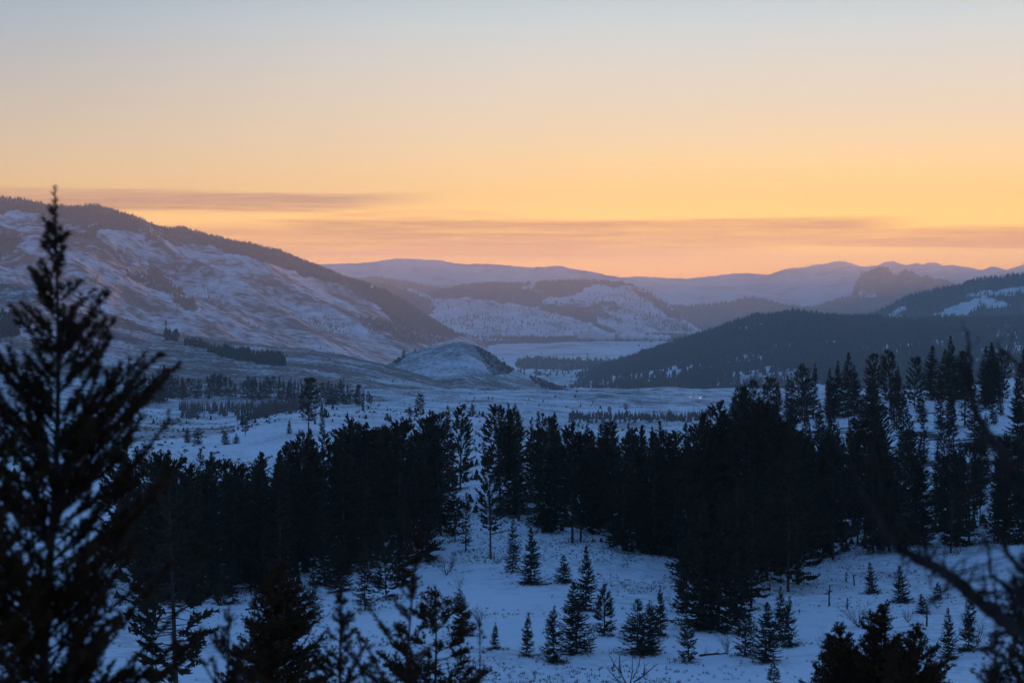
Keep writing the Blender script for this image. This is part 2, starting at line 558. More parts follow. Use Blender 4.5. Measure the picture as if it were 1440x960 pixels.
# ------------------------------------------------------------------ hills and mountains
def hill(name, label, cat, crest, Yc, Yf, zf, Yb, zb, mat, amp=30, lam=(500, 1400), polys=(), seed=1, base=0.0,
         bare=0.4, ksm=5, patch=0.0, pthr=0.62, step=2.0, nv=150, wig=0.05, pow_=1.0, crest_n=1.0, shear=0.3, jx=9.0, jy=4.0):
    crest = np.asarray(crest, float)
    px = np.arange(crest[0, 0], crest[-1, 0] + step, step)
    py = np.interp(px, crest[:, 0], crest[:, 1])
    ker = np.ones(ksm) / ksm
    pad = np.pad(py, ksm // 2, mode='edge')
    py = np.convolve(pad, ker, 'valid')
    py = py + crest_n * 1.4 * (fbm(px / 22, px * 0 + seed, seed, 5) - 0.5) * 2
    py = py + crest_n * 0.7 * (fbm(px / 6, px * 0 + seed + 7, seed + 1, 3) - 0.5) * 2
    Ycol = (np.full_like(px, Yc) if np.isscalar(Yc) else np.interp(px, [p[0] for p in Yc], [p[1] for p in Yc])) * (1 + wig * (fbm(px / 160, px * 0 + 5, seed + 3, 3) - 0.5) * 2)
    Yfc = np.full_like(px, Yf) if np.isscalar(Yf) else np.interp(px, [p[0] for p in Yf], [p[1] for p in Yf])
    zfc = np.full_like(px, zf) if np.isscalar(zf) else np.interp(px, [p[0] for p in zf], [p[1] for p in zf])
    zc = (HZ - py) / F * Ycol
    sx = (px - 720) / F
    t = np.concatenate([np.linspace(0, 1, nv) ** 0.9, 1 + np.linspace(0, 1, 40)[1:] ** 1.2])
    T, _ = np.meshgrid(t, px, indexing='ij')
    tf = np.clip(T, 0, 1); tb = np.clip(T - 1, 0, 1)
    Yg = Yfc + (Ycol - Yfc) * tf + (Yb - Ycol) * tb
    Xg = np.where(T > 1, sx * Yg, sx * (Ycol * 0.55 + Yg * 0.45))
    prof = np.where(tf < 1, 1 - (1 - tf) ** 1.25, 1) * 0.45 + tf ** pow_ * 0.55
    Z = zfc + (zc - zfc) * prof
    Z = Z + (zb - zc) * (0.6 * tb ** 1.3 + 0.4 * tb)
    env = np.sin(np.pi * np.clip(tf, 0, 1)) ** 0.7 * (T <= 1) + (T > 1) * np.sin(np.pi * tb) * tb * 0.8
    w = fbm(Xg / lam[1], Yg / lam[1], seed + 20, 3) - 0.5
    gx = (Xg + shear * Yg + w * lam[0] * 1.2) / lam[0]
    rel = (zc - zfc); rel = np.clip(rel / (np.max(rel) + 1e-6), 0.05, 1)
    Z = Z + amp * rel * env * (ridged(gx, Yg / lam[1], seed + 40, 6, 0.48) - 0.62) * 2
    Z = Z + amp * 0.25 * rel * env * (fbm(Xg / 90, Yg / 90, seed + 60, 4) - 0.5)
    P = np.stack([Xg, Yg, Z], -1)
    cov = cover_of(P, polys, seed + 80, base, jx, jy)
    if patch:
        q = fbm(P[..., 0] / 170, P[..., 1] / 420, seed + 90, 5)
        cov = cov * (1 - patch * np.clip((q - pthr) * 14, 0, 1))
    # nothing of the outlines below applies to the far side: it takes the cover of the crest
    ci = nv - 1
    cov = np.where(T > 1, cov[ci][None, :], cov)
    bar = np.clip(bare * (0.4 + 1.6 * (fbm(Xg / 260, Yg / 260, seed + 5, 4))) - 0.1, 0, 1)
    me = mesh_np(name, P.reshape(-1, 3), grid_faces(*Xg.shape), mat, True, {'cover': cov, 'bare': bar})
    o = tag(link(name, me), label, cat, kind='structure')
    return P, cov


def scatter(P, cov, spacing, rng, lo=0.0):
    """tree feet on a terrain grid, uniform over its area, thinned by cover"""
    A = P[:-1, :-1]; B = P[:-1, 1:]; C = P[1:, :-1]; D = P[1:, 1:]
    area = np.abs((B[..., 0] - A[..., 0]) * (C[..., 1] - A[..., 1]) - (B[..., 1] - A[..., 1]) * (C[..., 0] - A[..., 0]))
    c = (cov[:-1, :-1] + cov[1:, 1:]) / 2
    lam = area / spacing ** 2 * np.clip(c, lo, 1)
    n = rng.poisson(lam)
    idx = np.repeat(np.arange(n.size), n.ravel())
    u = rng.random(len(idx))[:, None]; v = rng.random(len(idx))[:, None]
    a, b, cc, d = (q.reshape(-1, 3)[idx] for q in (A, B, C, D))
    return (a * (1 - u) + b * u) * (1 - v) + (cc * (1 - u) + d * u) * v


def forest_mesh(name, pts, h0, h1, rng, label, mat=M_forest, wide=0.17, cat='forest', sides=5, sink=0.05):
    n = len(pts)
    if n == 0:
        return
    h = rng.uniform(h0, h1, n) * (0.75 + 0.5 * fbm(pts[:, 0] / 80, pts[:, 1] / 80, 5, 2))
    r = h * wide * rng.uniform(0.75, 1.3, n)
    ang = rng.random(n) * 6.283
    k = sides
    th = ang[:, None] + np.arange(k)[None] * 2 * np.pi / k
    rj = r[:, None] * rng.uniform(0.7, 1.25, (n, k))
    rj2 = r[:, None] * rng.uniform(0.4, 0.75, (n, k))
    lx = rng.normal(0, 0.02, n) * h; ly = rng.normal(0, 0.02, n) * h
    V = np.zeros((n, 2 * k + 2, 3), np.float32)
    x, y, z = pts[:, 0], pts[:, 1], pts[:, 2] - sink * h
    V[:, :k, 0] = x[:, None] + np.cos(th) * rj; V[:, :k, 1] = y[:, None] + np.sin(th) * rj
    V[:, :k, 2] = z[:, None] + h[:, None] * rng.uniform(0.05, 0.18, (n, k))
    V[:, k] = np.stack([x + lx * .6, y + ly * .6, z + h * 0.72], 1)
    V[:, k + 1:2 * k + 1, 0] = x[:, None] + np.cos(th + .6) * rj2; V[:, k + 1:2 * k + 1, 1] = y[:, None] + np.sin(th + .6) * rj2
    V[:, k + 1:2 * k + 1, 2] = z[:, None] + h[:, None] * rng.uniform(0.42, 0.56, (n, k))
    V[:, 2 * k + 1] = np.stack([x + lx, y + ly, z + h], 1)
    i = np.arange(k); j = (i + 1) % k
    f = np.concatenate([np.stack([i, j, np.full(k, k)], 1), np.stack([i + k + 1, j + k + 1, np.full(k, 2 * k + 1)], 1)])
    Fc = (f[None] + (np.arange(n) * (2 * k + 2))[:, None, None]).reshape(-1, 3)
    me = mesh_np(name, V.reshape(-1, 3), Fc, mat)
    return tag(link(name, me), label, cat, kind='stuff')


def build_hills():
    rng = np.random.default_rng(5)
    # --- foothill apron on the left
    P, cov = hill('foothill', 'grassy snow dusted foothill apron at the left below the mountain', 'hill',
                  [(-900, 330), (-400, 368), (0, 399), (50, 401), (75, 404), (110, 425), (150, 440), (200, 457), (240, 467), (300, 478), (360, 484), (420, 490), (480, 498), (540, 512), (600, 526), (680, 548), (760, 566), (860, 590)],
                  2700, 1450, -92, 3900, -330, M_apron, amp=26, lam=(260, 900), seed=12, bare=0.8, base=0.0, shear=0.9, wig=0.03,
                  polys=[([(296, 489), (330, 494), (400, 503), (405, 514), (370, 512), (318, 503), (292, 494)], 0.5),
                         ([(232, 470), (256, 473), (250, 482), (233, 479)], 0.8),
                         ([(0, 440), (30, 440), (26, 470), (0, 475)], 0.9), ([(262, 478), (296, 484), (292, 491), (262, 486)], 0.35)], jx=9, jy=4, nv=200)
    forest_mesh('hillside_scrub', scatter(P, cov, 5.0, rng), 6, 11, rng, 'dark strip of conifers and scrub across the foothill', wide=0.25)
    pts = scatter(P, np.clip(fbm(P[..., 0] / 70, P[..., 1] / 200, 3, 4) - 0.5, 0, 1) * 0.9, 26, rng)
    forest_mesh('low_brush', pts, 1.2, 3.2, rng, 'low brush dotted over the snowy foothill', wide=0.7, cat='brush', mat=M_twig)
    # --- knoll
    P, cov = hill('knoll', 'small bare cone shaped knoll in front of the valley fields', 'hill',
                  [(470, 540), (520, 524), (548, 510), (575, 496), (600, 488), (625, 483), (650, 481), (668, 485), (690, 498), (715, 515), (735, 525), (760, 532), (790, 545), (830, 553), (880, 560)],
                  2950, 2350, -128, 3600, -330, M_apron, amp=12, lam=(150, 420), seed=33, bare=0.55, base=0.0, shear=-0.6, wig=0.01, step=1.0, crest_n=0.9,
                  polys=[([(664, 484), (690, 497), (725, 520), (715, 527), (694, 528), (680, 512), (672, 495)], 0.62), ([(740, 526), (775, 530), (840, 552), (800, 556), (760, 545)], 0.5),
                         ([(546, 509), (556, 500), (566, 505), (560, 512)], 0.9)], jx=3, jy=2)
    forest_mesh('knoll_scrub', scatter(P, cov, 6.0, rng), 1.5, 4, rng, 'dark scrub on the flanks of the knoll', wide=0.55, cat='scrub')
    forest_mesh('low_brush', scatter(P, np.clip(fbm(P[..., 0] / 40, P[..., 1] / 60, 3, 4) - 0.45, 0, 1), 18, rng), 1, 2.2, rng, 'low brush dotted over the small knoll', wide=0.8, cat='brush', mat=M_twig)
    # --- left mountain
    ctop = [(-900, 222), (-500, 240), (-200, 262), (0, 279), (40, 281), (75, 291), (130, 290), (180, 300), (230, 321), (262, 321), (310, 335), (350, 342), (400, 355), (440, 372), (475, 386), (510, 397), (540, 408), (570, 424), (600, 444), (625, 460), (660, 474), (720, 500)]
    P, cov = hill('mountain', 'long snowy mountain ridge with a dark forested crest at the left', 'mountain', ctop,
                  [(-900, 5200), (0, 6200), (400, 7600), (720, 8600)], [(-900, 3400), (200, 3700), (720, 5600)], [(-900, -150), (200, -186), (500, -215), (720, -256)], 11000, -330, M_mount,
                  amp=95, lam=(480, 2100), seed=51, bare=0.75, patch=0.35, shear=0.75, pow_=1.0, nv=230,
                  polys=[([(-900, 200), (-900, 300), (0, 302), (16, 296), (60, 300), (72, 318), (120, 318), (134, 314), (136, 325), (200, 326), (210, 340), (232, 336), (250, 345), (262, 342), (300, 348), (350, 362), (400, 378), (440, 392), (476, 398), (520, 410), (520, 380), (400, 340), (200, 280), (0, 260)], 0.97),
                         ([(72, 318), (100, 334), (134, 335), (140, 322), (110, 312)], 0.85),
                         ([(0, 330), (26, 332), (30, 350), (0, 352)], 0.85), ([(-300, 330), (0, 335), (0, 370), (-300, 380)], 0.85),
                         ([(172, 384), (205, 388), (211, 362), (222, 378), (238, 392), (258, 410), (280, 440), (262, 436), (240, 422), (215, 402), (185, 394)], 0.75),
                         ([(118, 388), (136, 392), (130, 404), (116, 400)], 0.5), ([(235, 378), (262, 378), (258, 384), (238, 384)], 0.6),
                         ([(126, 412), (150, 415), (150, 425), (126, 424)], 0.3),
                         ([(150, 345), (190, 358), (200, 366), (165, 356)], 0.35),
                         ([(500, 398), (540, 408), (575, 424), (610, 446), (655, 474), (600, 470), (560, 462), (545, 446), (530, 430), (505, 415), (488, 400)], 0.85),
                         ([(505, 445), (560, 455), (640, 478), (600, 486), (560, 482), (520, 468)], 0.6),
                         ([(275, 400), (300, 412), (330, 428), (322, 431), (290, 414)], 0.3),
                         ([(430, 440), (470, 448), (520, 470), (470, 470), (440, 455)], 0.22)], jx=10, jy=5)
    forest_mesh('mountain_forest', scatter(P, cov, 13.0, rng), 9, 15, rng, 'dark conifer forest along the crest and gullies of the left mountain', wide=0.2)
    forest_mesh('scattered_trees', scatter(P, np.clip(fbm(P[..., 0] / 300, P[..., 1] / 900, 8, 4) - 0.50, 0, 1), 40, rng), 4, 10, rng, 'scattered small trees on the open face of the left mountain', wide=0.3)
    # --- spur in front of the central hill
    P, cov = hill('hill', 'dark forested spur between the left mountain and the central hill', 'hill',
                  [(430, 404), (500, 398), (540, 399), (580, 407), (620, 420), (650, 434), (690, 452), (720, 466), (760, 476)], 12400, 10300, -254, 14500, -330, M_hill, amp=45, lam=(420, 1500), seed=71, shear=0.8,
                  polys=[([(430, 380), (540, 397), (560, 404), (640, 432), (720, 464), (715, 474), (640, 470), (610, 455), (600, 442), (570, 436), (545, 424), (500, 412), (430, 420)], 0.8)], base=0.2, jx=7)
    forest_mesh('spur_forest', scatter(P, cov, 24.0, rng), 15, 24, rng, 'conifers covering the dark spur beside the central hill', wide=0.22)
    # --- hill behind spur
    P, cov = hill('hill', 'rounded wooded ridge behind the dark spur', 'hill',
                  [(380, 392), (450, 391), (500, 391), (530, 390), (570, 395), (600, 402), (640, 409), (680, 418), (720, 440)], 15500, 13200, -254, 17500, -330, M_hill, amp=50, lam=(700, 1800), seed=81, bare=0.4,
                  polys=[([(380, 370), (720, 400), (700, 425), (600, 414), (540, 400), (480, 402), (380, 404)], 0.85)], base=0.25)
    forest_mesh('ridge_forest', scatter(P, cov, 30.0, rng), 16, 24, rng, 'conifers along the rounded ridge behind the spur', wide=0.24)
    # --- central hill
    P, cov = hill('hill', 'broad central hill, dark wood on the left and patchy snow on the right', 'hill',
                  [(560, 430), (600, 414), (625, 407), (650, 402), (680, 400), (700, 399), (740, 400), (765, 396), (790, 395), (830, 395), (860, 396), (885, 401), (905, 408), (925, 419), (942, 430), (958, 444), (975, 458), (1000, 470)],
                  13000, [(560, 10400), (800, 10500), (1000, 11800)], -253, 16500, -330, M_hill, amp=75, lam=(520, 1700), seed=91, bare=0.4, patch=0.25, shear=-0.55, nv=200,
                  polys=[([(560, 380), (870, 380), (900, 404), (860, 403), (835, 400), (815, 410), (800, 415), (770, 418), (760, 428), (800, 430), (830, 440), (845, 455), (870, 465), (850, 468), (820, 452), (780, 440), (748, 430), (700, 425), (660, 418), (640, 422), (600, 420)], 0.95),
                         ([(742, 398), (750, 399), (738, 409), (732, 408)], 0.0),
                         ([(800, 428), (850, 422), (880, 432), (868, 442), (880, 455), (850, 450), (815, 437)], 0.7),
                         ([(890, 405), (915, 412), (945, 434), (965, 452), (940, 446), (920, 432), (900, 418)], 0.75),
                         ([(905, 440), (960, 452), (980, 466), (930, 466), (900, 455)], 0.5),
                         ([(640, 440), (720, 450), (760, 462), (700, 468), (640, 462)], 0.28)], base=0.14, jx=9, jy=4)
    forest_mesh('hill_forest', scatter(P, cov, 25.0, rng), 15, 24, rng, 'conifer woods on the broad central hill', wide=0.23)
    # --- low blue hills beyond
    P, cov = hill('hill', 'low hazy blue hills beyond the central hill', 'hill',
                  [(820, 440), (900, 431), (960, 431), (1000, 429), (1030, 425), (1045, 418), (1065, 419), (1090, 425), (1120, 431), (1160, 436), (1260, 440), (1400, 436)], 14300, 12600, -254, 16500, -330, M_hill, amp=55, lam=(900, 2200), seed=101, base=0.85, polys=[])
    forest_mesh('low_hill_forest', scatter(P, cov, 42.0, rng), 18, 28, rng, 'conifers on the low hazy hills', wide=0.3)
    # --- rocky double peak
    P, cov = hill('mountain', 'blue mountain with a blocky double rock summit at the right', 'mountain',
                  [(1010, 447), (1060, 442), (1100, 438), (1140, 432), (1165, 425), (1185, 419), (1198, 415), (1202, 400), (1211, 386), (1226, 380), (1240, 375), (1249, 378), (1256, 387), (1263, 387), (1271, 379), (1284, 382), (1293, 389), (1312, 392), (1330, 393), (1345, 402), (1370, 412), (1420, 425), (1500, 440)],
                  15200, 13300, -254, 18000, -330, M_hill, amp=70, lam=(620, 2600), seed=111, base=0.95, bare=0.7, step=1.0, crest_n=0.5, pow_=1.5, ksm=3,
                  polys=[([(1204, 380), (1300, 375), (1290, 402), (1240, 404), (1232, 420), (1208, 420)], 0.72), ([(1208, 410), (1232, 410), (1232, 419), (1208, 419)], 0.0)], jx=4, jy=3)
    forest_mesh('peak_forest', scatter(P, cov, 48.0, rng), 18, 28, rng, 'forest on the flanks of the double peaked mountain', wide=0.3)
    # --- far ranges
    hill('mountain', 'long pale far range behind the central hill', 'mountain',
         [(-300, 372), (380, 374), (460, 371), (500, 370), (560, 364), (590, 364), (620, 366), (650, 372), (700, 372), (740, 376), (780, 374), (815, 380), (860, 387), (905, 396), (940, 408), (980, 424), (1030, 440)],
         17000, 15200, -254, 20500, -330, M_far, amp=85, lam=(1000, 3300), seed=121, base=0.2, polys=[([(380, 350), (1000, 370), (900, 395), (760, 384), (640, 376), (380, 376)], 0.35)], nv=120, crest_n=1.1, ksm=3, jx=12, jy=5)
    hill('mountain', 'most distant pink range of jagged peaks along the right horizon', 'mountain',
         [(300, 400), (700, 398), (850, 391), (900, 389), (940, 391), (970, 391), (1000, 388), (1020, 385), (1050, 384), (1080, 386), (1095, 381), (1110, 377), (1130, 376), (1145, 373), (1160, 371), (1175, 367), (1182, 366), (1195, 369), (1210, 374), (1235, 374), (1243, 369), (1256, 367), (1262, 370), (1275, 372), (1290, 369), (1298, 371), (1306, 368), (1316, 370), (1325, 374), (1340, 373), (1360, 375), (1380, 379), (1395, 374), (1405, 376), (1415, 380), (1428, 375), (1440, 371), (1480, 362), (1600, 370), (2200, 366)],
         21500, 18000, -254, 25200, -330, M_far, amp=95, lam=(1000, 3500), seed=131, base=0.12, polys=[], nv=110, crest_n=1.0, step=1.6, ksm=3)
    # --- right back hill
    P, cov = hill('hill', 'wooded hill rising to the right edge with an open snow patch', 'hill',
                  [(1080, 476), (1140, 462), (1180, 452), (1225, 444), (1240, 438), (1260, 428), (1280, 418), (1300, 413), (1320, 409), (1345, 405), (1370, 397), (1400, 391), (1440, 387), (1500, 376), (1580, 345), (1700, 300), (1850, 275), (2200, 275), (2600, 275), (3600, 270)],  # crest beyond the right frame edge heightened to block the sun
                  8200, [(1080, 6400), (1800, 5600), (3600, 5200)], -250, 11500, -330, M_hill, amp=60, lam=(520, 1700), seed=141, bare=0.4, patch=0.6, shear=0.4,
                  polys=[([(1000, 300), (3600, 100), (3600, 520), (1000, 520)], 0.93), ([(1312, 441), (1340, 430), (1372, 420), (1412, 422), (1420, 429), (1380, 434), (1350, 446), (1318, 446)], 0.03),
                         ([(1390, 412), (1440, 402), (1500, 402), (1500, 409), (1440, 411), (1400, 418)], 0.1), ([(1256, 436), (1272, 430), (1276, 436), (1262, 442)], 0.2)], jx=6, jy=3)
    forest_mesh('right_hill_forest', scatter(P, cov, 20.0, rng), 15, 24, rng, 'conifer forest on the hill at the right edge', wide=0.22)
    # --- right dark hill
    P, cov = hill('hill', 'long dark forested hill sloping down leftward to the valley', 'hill',
                  [(700, 580), (760, 566), (800, 549), (820, 538), (850, 523), (880, 511), (910, 500), (950, 485), (1000, 469), (1040, 454), (1065, 447), (1090, 445), (1115, 442), (1140, 444), (1170, 448), (1200, 450), (1260, 451), (1320, 453), (1380, 451), (1440, 449), (1480, 444), (1560, 415), (1650, 370), (1800, 310), (2200, 260), (3600, 200)],  # out-of-view right end built up to shade the near fields and air
                  [(700, 4600), (1000, 5200), (1440, 5600), (3600, 5200)], [(700, 3500), (1440, 3000), (3600, 2400)], [(700, -188), (1440, -172), (3600, -100)], 8200, -330, M_hill, amp=80, lam=(380, 1400), seed=151, bare=0.5, patch=0.75, pthr=0.635, shear=-0.35, nv=230,
                  polys=[([(600, 380), (3600, 100), (3600, 700), (600, 700)], 0.96),
                         ([(1050, 457), (1100, 458), (1120, 456), (1160, 455), (1158, 461), (1115, 463), (1060, 463)], 0.80),
                         ([(1370, 460), (1400, 455), (1440, 460), (1440, 475), (1390, 472)], 0.45),
                         ([(1150, 482), (1188, 474), (1192, 478), (1165, 486), (1150, 487)], 0.5),
                         ([(1240, 492), (1262, 480), (1285, 482), (1275, 492), (1245, 500)], 0.35),
                         ([(1310, 478), (1352, 466), (1362, 472), (1340, 486), (1310, 490)], 0.45), ([(1380, 490), (1440, 480), (1440, 500), (1385, 506)], 0.35),
                         ([(1205, 512), (1240, 506), (1238, 512), (1205, 520)], 0.6),
                         ([(880, 524), (960, 520), (985, 536), (960, 546), (880, 542)], 0.62), ([(825, 538), (900, 530), (900, 560), (800, 560)], 0.5)], jx=10, jy=5)
    forest_mesh('dark_hill_forest', scatter(P, cov, 13.0, rng), 11, 23, rng, 'dense dark conifer forest covering the long right hill', wide=0.24)
    # --- valley floor out to the horizon
    s = np.concatenate([np.linspace(-1.0, -0.36, 60, endpoint=False), np.linspace(-0.36, 0.36, 720, endpoint=False), np.linspace(0.36, 1.0, 61)])
    ys = np.concatenate([[-20000, -5000, 0, 2500], np.geomspace(4200, 16000, 330, endpoint=False), np.linspace(16000, 25400, 40)])
    S, Yg = np.meshgrid(s, ys)
    Xg = S * (np.abs(Yg) * 1.0 + 9000 * (Yg < 3000))
    Z = -250 + 3 * (fbm(Xg / 900, Yg / 900, 7, 3) - 0.5)
    Z = np.where(Yg < 4000, -300, Z)
    P = np.stack([Xg, Yg, Z], -1)
    polys = [([(560, 468), (740, 469), (960, 470), (1000, 473), (960, 479), (800, 481), (700, 484), (620, 492), (540, 492), (520, 480)], 0.8),
             ([(640, 474), (700, 475), (720, 480), (640, 482)], 0.25),
             ([(722, 512), (740, 503), (790, 505), (860, 508), (920, 505), (910, 512), (850, 518), (790, 521), (735, 519)], 0.8),
             ([(850, 505), (960, 498), (940, 506), (870, 511)], 0.35),
             ([(480, 505), (560, 500), (560, 512), (480, 520)], 0.5), ([(700, 520), (760, 519), (860, 524), (900, 530), (700, 535)], 0.3),
             ([(1000, 455), (1100, 452), (1100, 459), (1000, 462)], 0.5), ([(930, 462), (1010, 460), (1000, 466), (940, 468)], 0.3)]
    cov = cover_of(P, polys, 201, 0.004, 12, 1.2)
    bar = np.clip(0.5 * fbm(Xg / 500, Yg / 900, 91, 4) + 0.1, 0, 1)
    me = mesh_np('valley', P.reshape(-1, 3), grid_faces(*Xg.shape), M_valley, True, {'cover': cov, 'bare': bar})
    tag(link('valley', me), 'flat snowy valley floor with fields and tree belts', 'valley', kind='structure')
    sel = (ys > 4100) & (ys < 15000)
    inx = (s > -0.4) & (s < 0.4)
    Pv = P[np.ix_(sel, inx)]
    forest_mesh('tree_belts', scatter(Pv, cov[np.ix_(sel, inx)], 24.0, rng), 9, 17, rng, 'dark tree belts between the valley fields', wide=0.35)


build_hills()
# ------------------------------------------------------------------ trees
def tubes(lines, k=5):
    """lines: list of (points (m,3), radii (m,)) -> one triangle mesh of tapered tubes"""
    Vs, Fs, n0 = [], [], 0
    for pts, rr in lines:
        pts = np.asarray(pts, float); rr = np.asarray(rr, float)
        m = len(pts)
        d = np.gradient(pts, axis=0)
        d /= np.linalg.norm(d, axis=1)[:, None] + 1e-9
        up = np.where(np.abs(d[:, 2:3]) > 0.9, np.array([[1.0, 0, 0]]), np.array([[0, 0, 1.0]]))
        a = np.cross(d, up); a /= np.linalg.norm(a, axis=1)[:, None] + 1e-9
        b = np.cross(d, a)
        th = np.arange(k) * 2 * np.pi / k
        ring = pts[:, None] + rr[:, None, None] * (np.cos(th)[None, :, None] * a[:, None] + np.sin(th)[None, :, None] * b[:, None])
        Vs.append(ring.reshape(-1, 3))
        i = np.arange(m - 1)[:, None] * k; j = np.arange(k)[None]; j2 = (j + 1) % k
        A = i + j; B = i + j2; C = i + k + j2; D = i + k + j
        f = np.concatenate([np.stack([A, B, C], -1).reshape(-1, 3), np.stack([A, C, D], -1).reshape(-1, 3)])
        Fs.append(f + n0)
        n0 += m * k
    return np.concatenate(Vs), np.concatenate(Fs)


def tris(base, dirv, side, length, width, droop=None):
    """one long thin triangle per entry"""
    a = base - side * width[:, None] * 0.5
    b = base + side * width[:, None] * 0.5
    c = base + dirv * length[:, None]
    V = np.stack([a, b, c], 1).reshape(-1, 3)
    Fc = np.arange(len(V)).reshape(-1, 3)
    return V, Fc


def unit(v):
    return v / (np.linalg.norm(v, axis=-1, keepdims=True) + 1e-9)


def conifer_mesh(seed, H, Rm, bare=0.1, nb=130, style='fir', ntw=22, tw=0.17, tl=0.55, sparse=1.0):
    g = np.random.default_rng(seed)
    bend = g.normal(0, 0.012, 2) * H
    axis = lambda h: np.stack([bend[0] * (h / H) ** 2 + 0 * h, bend[1] * (h / H) ** 2 + 0 * h, h], -1)
    hs = np.linspace(-0.6, H * 0.985, 9)
    r0 = 0.011 * H + 0.03
    lines = [(axis(np.maximum(hs, 0)) + np.stack([0 * hs, 0 * hs, np.minimum(hs, 0)], -1), np.maximum(r0 * (1 - hs / (H * 1.02)), 0.012))]
    hr = bare + (1 - bare) * (g.random(nb) ** 1.05)
    hr = np.sort(hr)
    u = (hr - bare) / (1 - bare)
    if style == 'fir':
        prof = (1 - u) ** 0.80 * (0.75 + 0.25 * np.clip(u / 0.12, 0, 1)) + 0.03
        pitch = np.radians(-18 + 52 * u + g.normal(0, 8, nb))
    elif style == 'pine':
        prof = np.sqrt(np.clip(1 - u ** 2.0, 0, 1)) * (0.55 + 0.45 * np.clip(u / 0.3, 0, 1)) * (0.9) + 0.05
        pitch = np.radians(-8 + 45 * u + g.normal(0, 14, nb))
    else:  # narrow
        prof = (1 - u) ** 0.6 * 0.8 + 0.05
        pitch = np.radians(-10 + 50 * u + g.normal(0, 9, nb))
    # a few longer limbs and a few gaps, in clusters around the stem
    az = g.random(nb) * 6.283
    lump = 0.80 + 0.45 * vnoise(az * 1.3 + seed, hr * (9 if style != 'pine' else 6), seed)
    L = Rm * prof * lump * g.uniform(0.8, 1.15, nb)
    P0 = axis(hr * H)
    d0 = np.stack([np.cos(az) * np.cos(pitch), np.sin(az) * np.cos(pitch), np.sin(pitch)], -1)
    m = 5
    tt = np.linspace(0, 1, m)
    upturn = g.uniform(0.05, 0.22, nb) * L
    pts = P0[:, None] + d0[:, None] * (L[:, None] * tt[None])[..., None]
    pts[..., 2] += upturn[:, None] * tt[None] ** 2.2 - 0.10 * L[:, None] * np.sin(np.pi * tt)[None]
    for i in range(nb):
        if L[i] > 0.5:
            lines.append((pts[i, ::2], [0.018 + 0.006 * L[i], 0.015, 0.005]))
    if bare > 0.12:       # dead stubs on the bare lower stem
        for _ in range(10):
            h = g.uniform(0.12, bare + 0.08) * H; a = g.random() * 6.283; l = Rm * g.uniform(0.2, 0.6)
            q = axis(np.array(h))
            lines.append((np.stack([q, q + np.array([math.cos(a) * l * .5, math.sin(a) * l * .5, -0.02 * l]), q + np.array([math.cos(a) * l, math.sin(a) * l, -0.15 * l])]), [0.025, 0.015, 0.006]))
    tv, tf = tubes(lines, 4)
    # foliage sprays
    n = ntw
    t0 = {'fir': 0.12, 'pine': 0.38}.get(style, 0.15)
    T = t0 + (1 - t0) * g.random((nb, n)) ** (0.8 if style != 'pine' else 0.6)
    keep = g.random((nb, n)) < sparse * np.clip(0.35 + L[:, None] / Rm, 0, 1)
    base = P0[:, None] + d0[:, None] * (L[:, None] * T)[..., None]
    base[..., 2] += upturn[:, None] * T ** 2.2 - 0.10 * L[:, None] * np.sin(np.pi * T)
    sgn = np.where(g.random((nb, n)) < 0.5, -1.0, 1.0)
    ang = sgn * np.radians(g.uniform(20, 75, (nb, n)))
    ca, sa = np.cos(ang), np.sin(ang)
    hx = np.cos(az)[:, None]; hy = np.sin(az)[:, None]
    D = np.stack([hx * ca - hy * sa, hx * sa + hy * ca, g.normal(0.10 if style != 'fir' else 0.0, 0.32, (nb, n))], -1)
    if style == 'pine':
        D[..., 2] += 0.35
        D += g.normal(0, 0.45, D.shape)
    D = unit(D)
    ln = (0.45 + 0.55 * g.random((nb, n))) * tl * np.clip(0.55 + 0.6 * (1 - T), 0.4, 1.2) * np.clip(L[:, None] / (0.45 * Rm), 0.45, 1.15)
    wd = tw * g.uniform(0.6, 1.3, (nb, n)) * np.clip(ln / tl, 0.5, 1)
    S = unit(np.cross(D, g.normal(0, 1, D.shape)))
    base = base + g.normal(0, 0.05, base.shape)
    k = keep.ravel()
    V, Fc = tris(base.reshape(-1, 3)[k], D.reshape(-1, 3)[k], S.reshape(-1, 3)[k], ln.ravel()[k], wd.ravel()[k] * 1.5)
    # each limb's own tip shoot and the leader
    V2, F2 = tris(pts[:, 3], unit(pts[:, 4] - pts[:, 3] + g.normal(0, .02, (nb, 3))), unit(np.cross(d0, np.array([0, 0, 1.0]))), L * 0.42 + 0.1, np.full(nb, tw * 1.1))
    top = axis(np.linspace(H * 0.9, H * 0.97, 6))
    V3, F3 = tris(top, unit(np.stack([g.normal(0, .25, 6), g.normal(0, .25, 6), np.ones(6)], -1)), np.tile([[1.0, 0, 0]], (6, 1)), np.full(6, H * 0.05), np.full(6, tw * .9))
    V = np.concatenate([V, V2, V3]); Fc = np.concatenate([Fc, F2 + 3 * k.sum(), F3 + 3 * k.sum() + len(V2)])
    return mesh_np('trunk', tv, tf, M_bark), mesh_np('crown', V, Fc, M_needle)


PROTO = {}


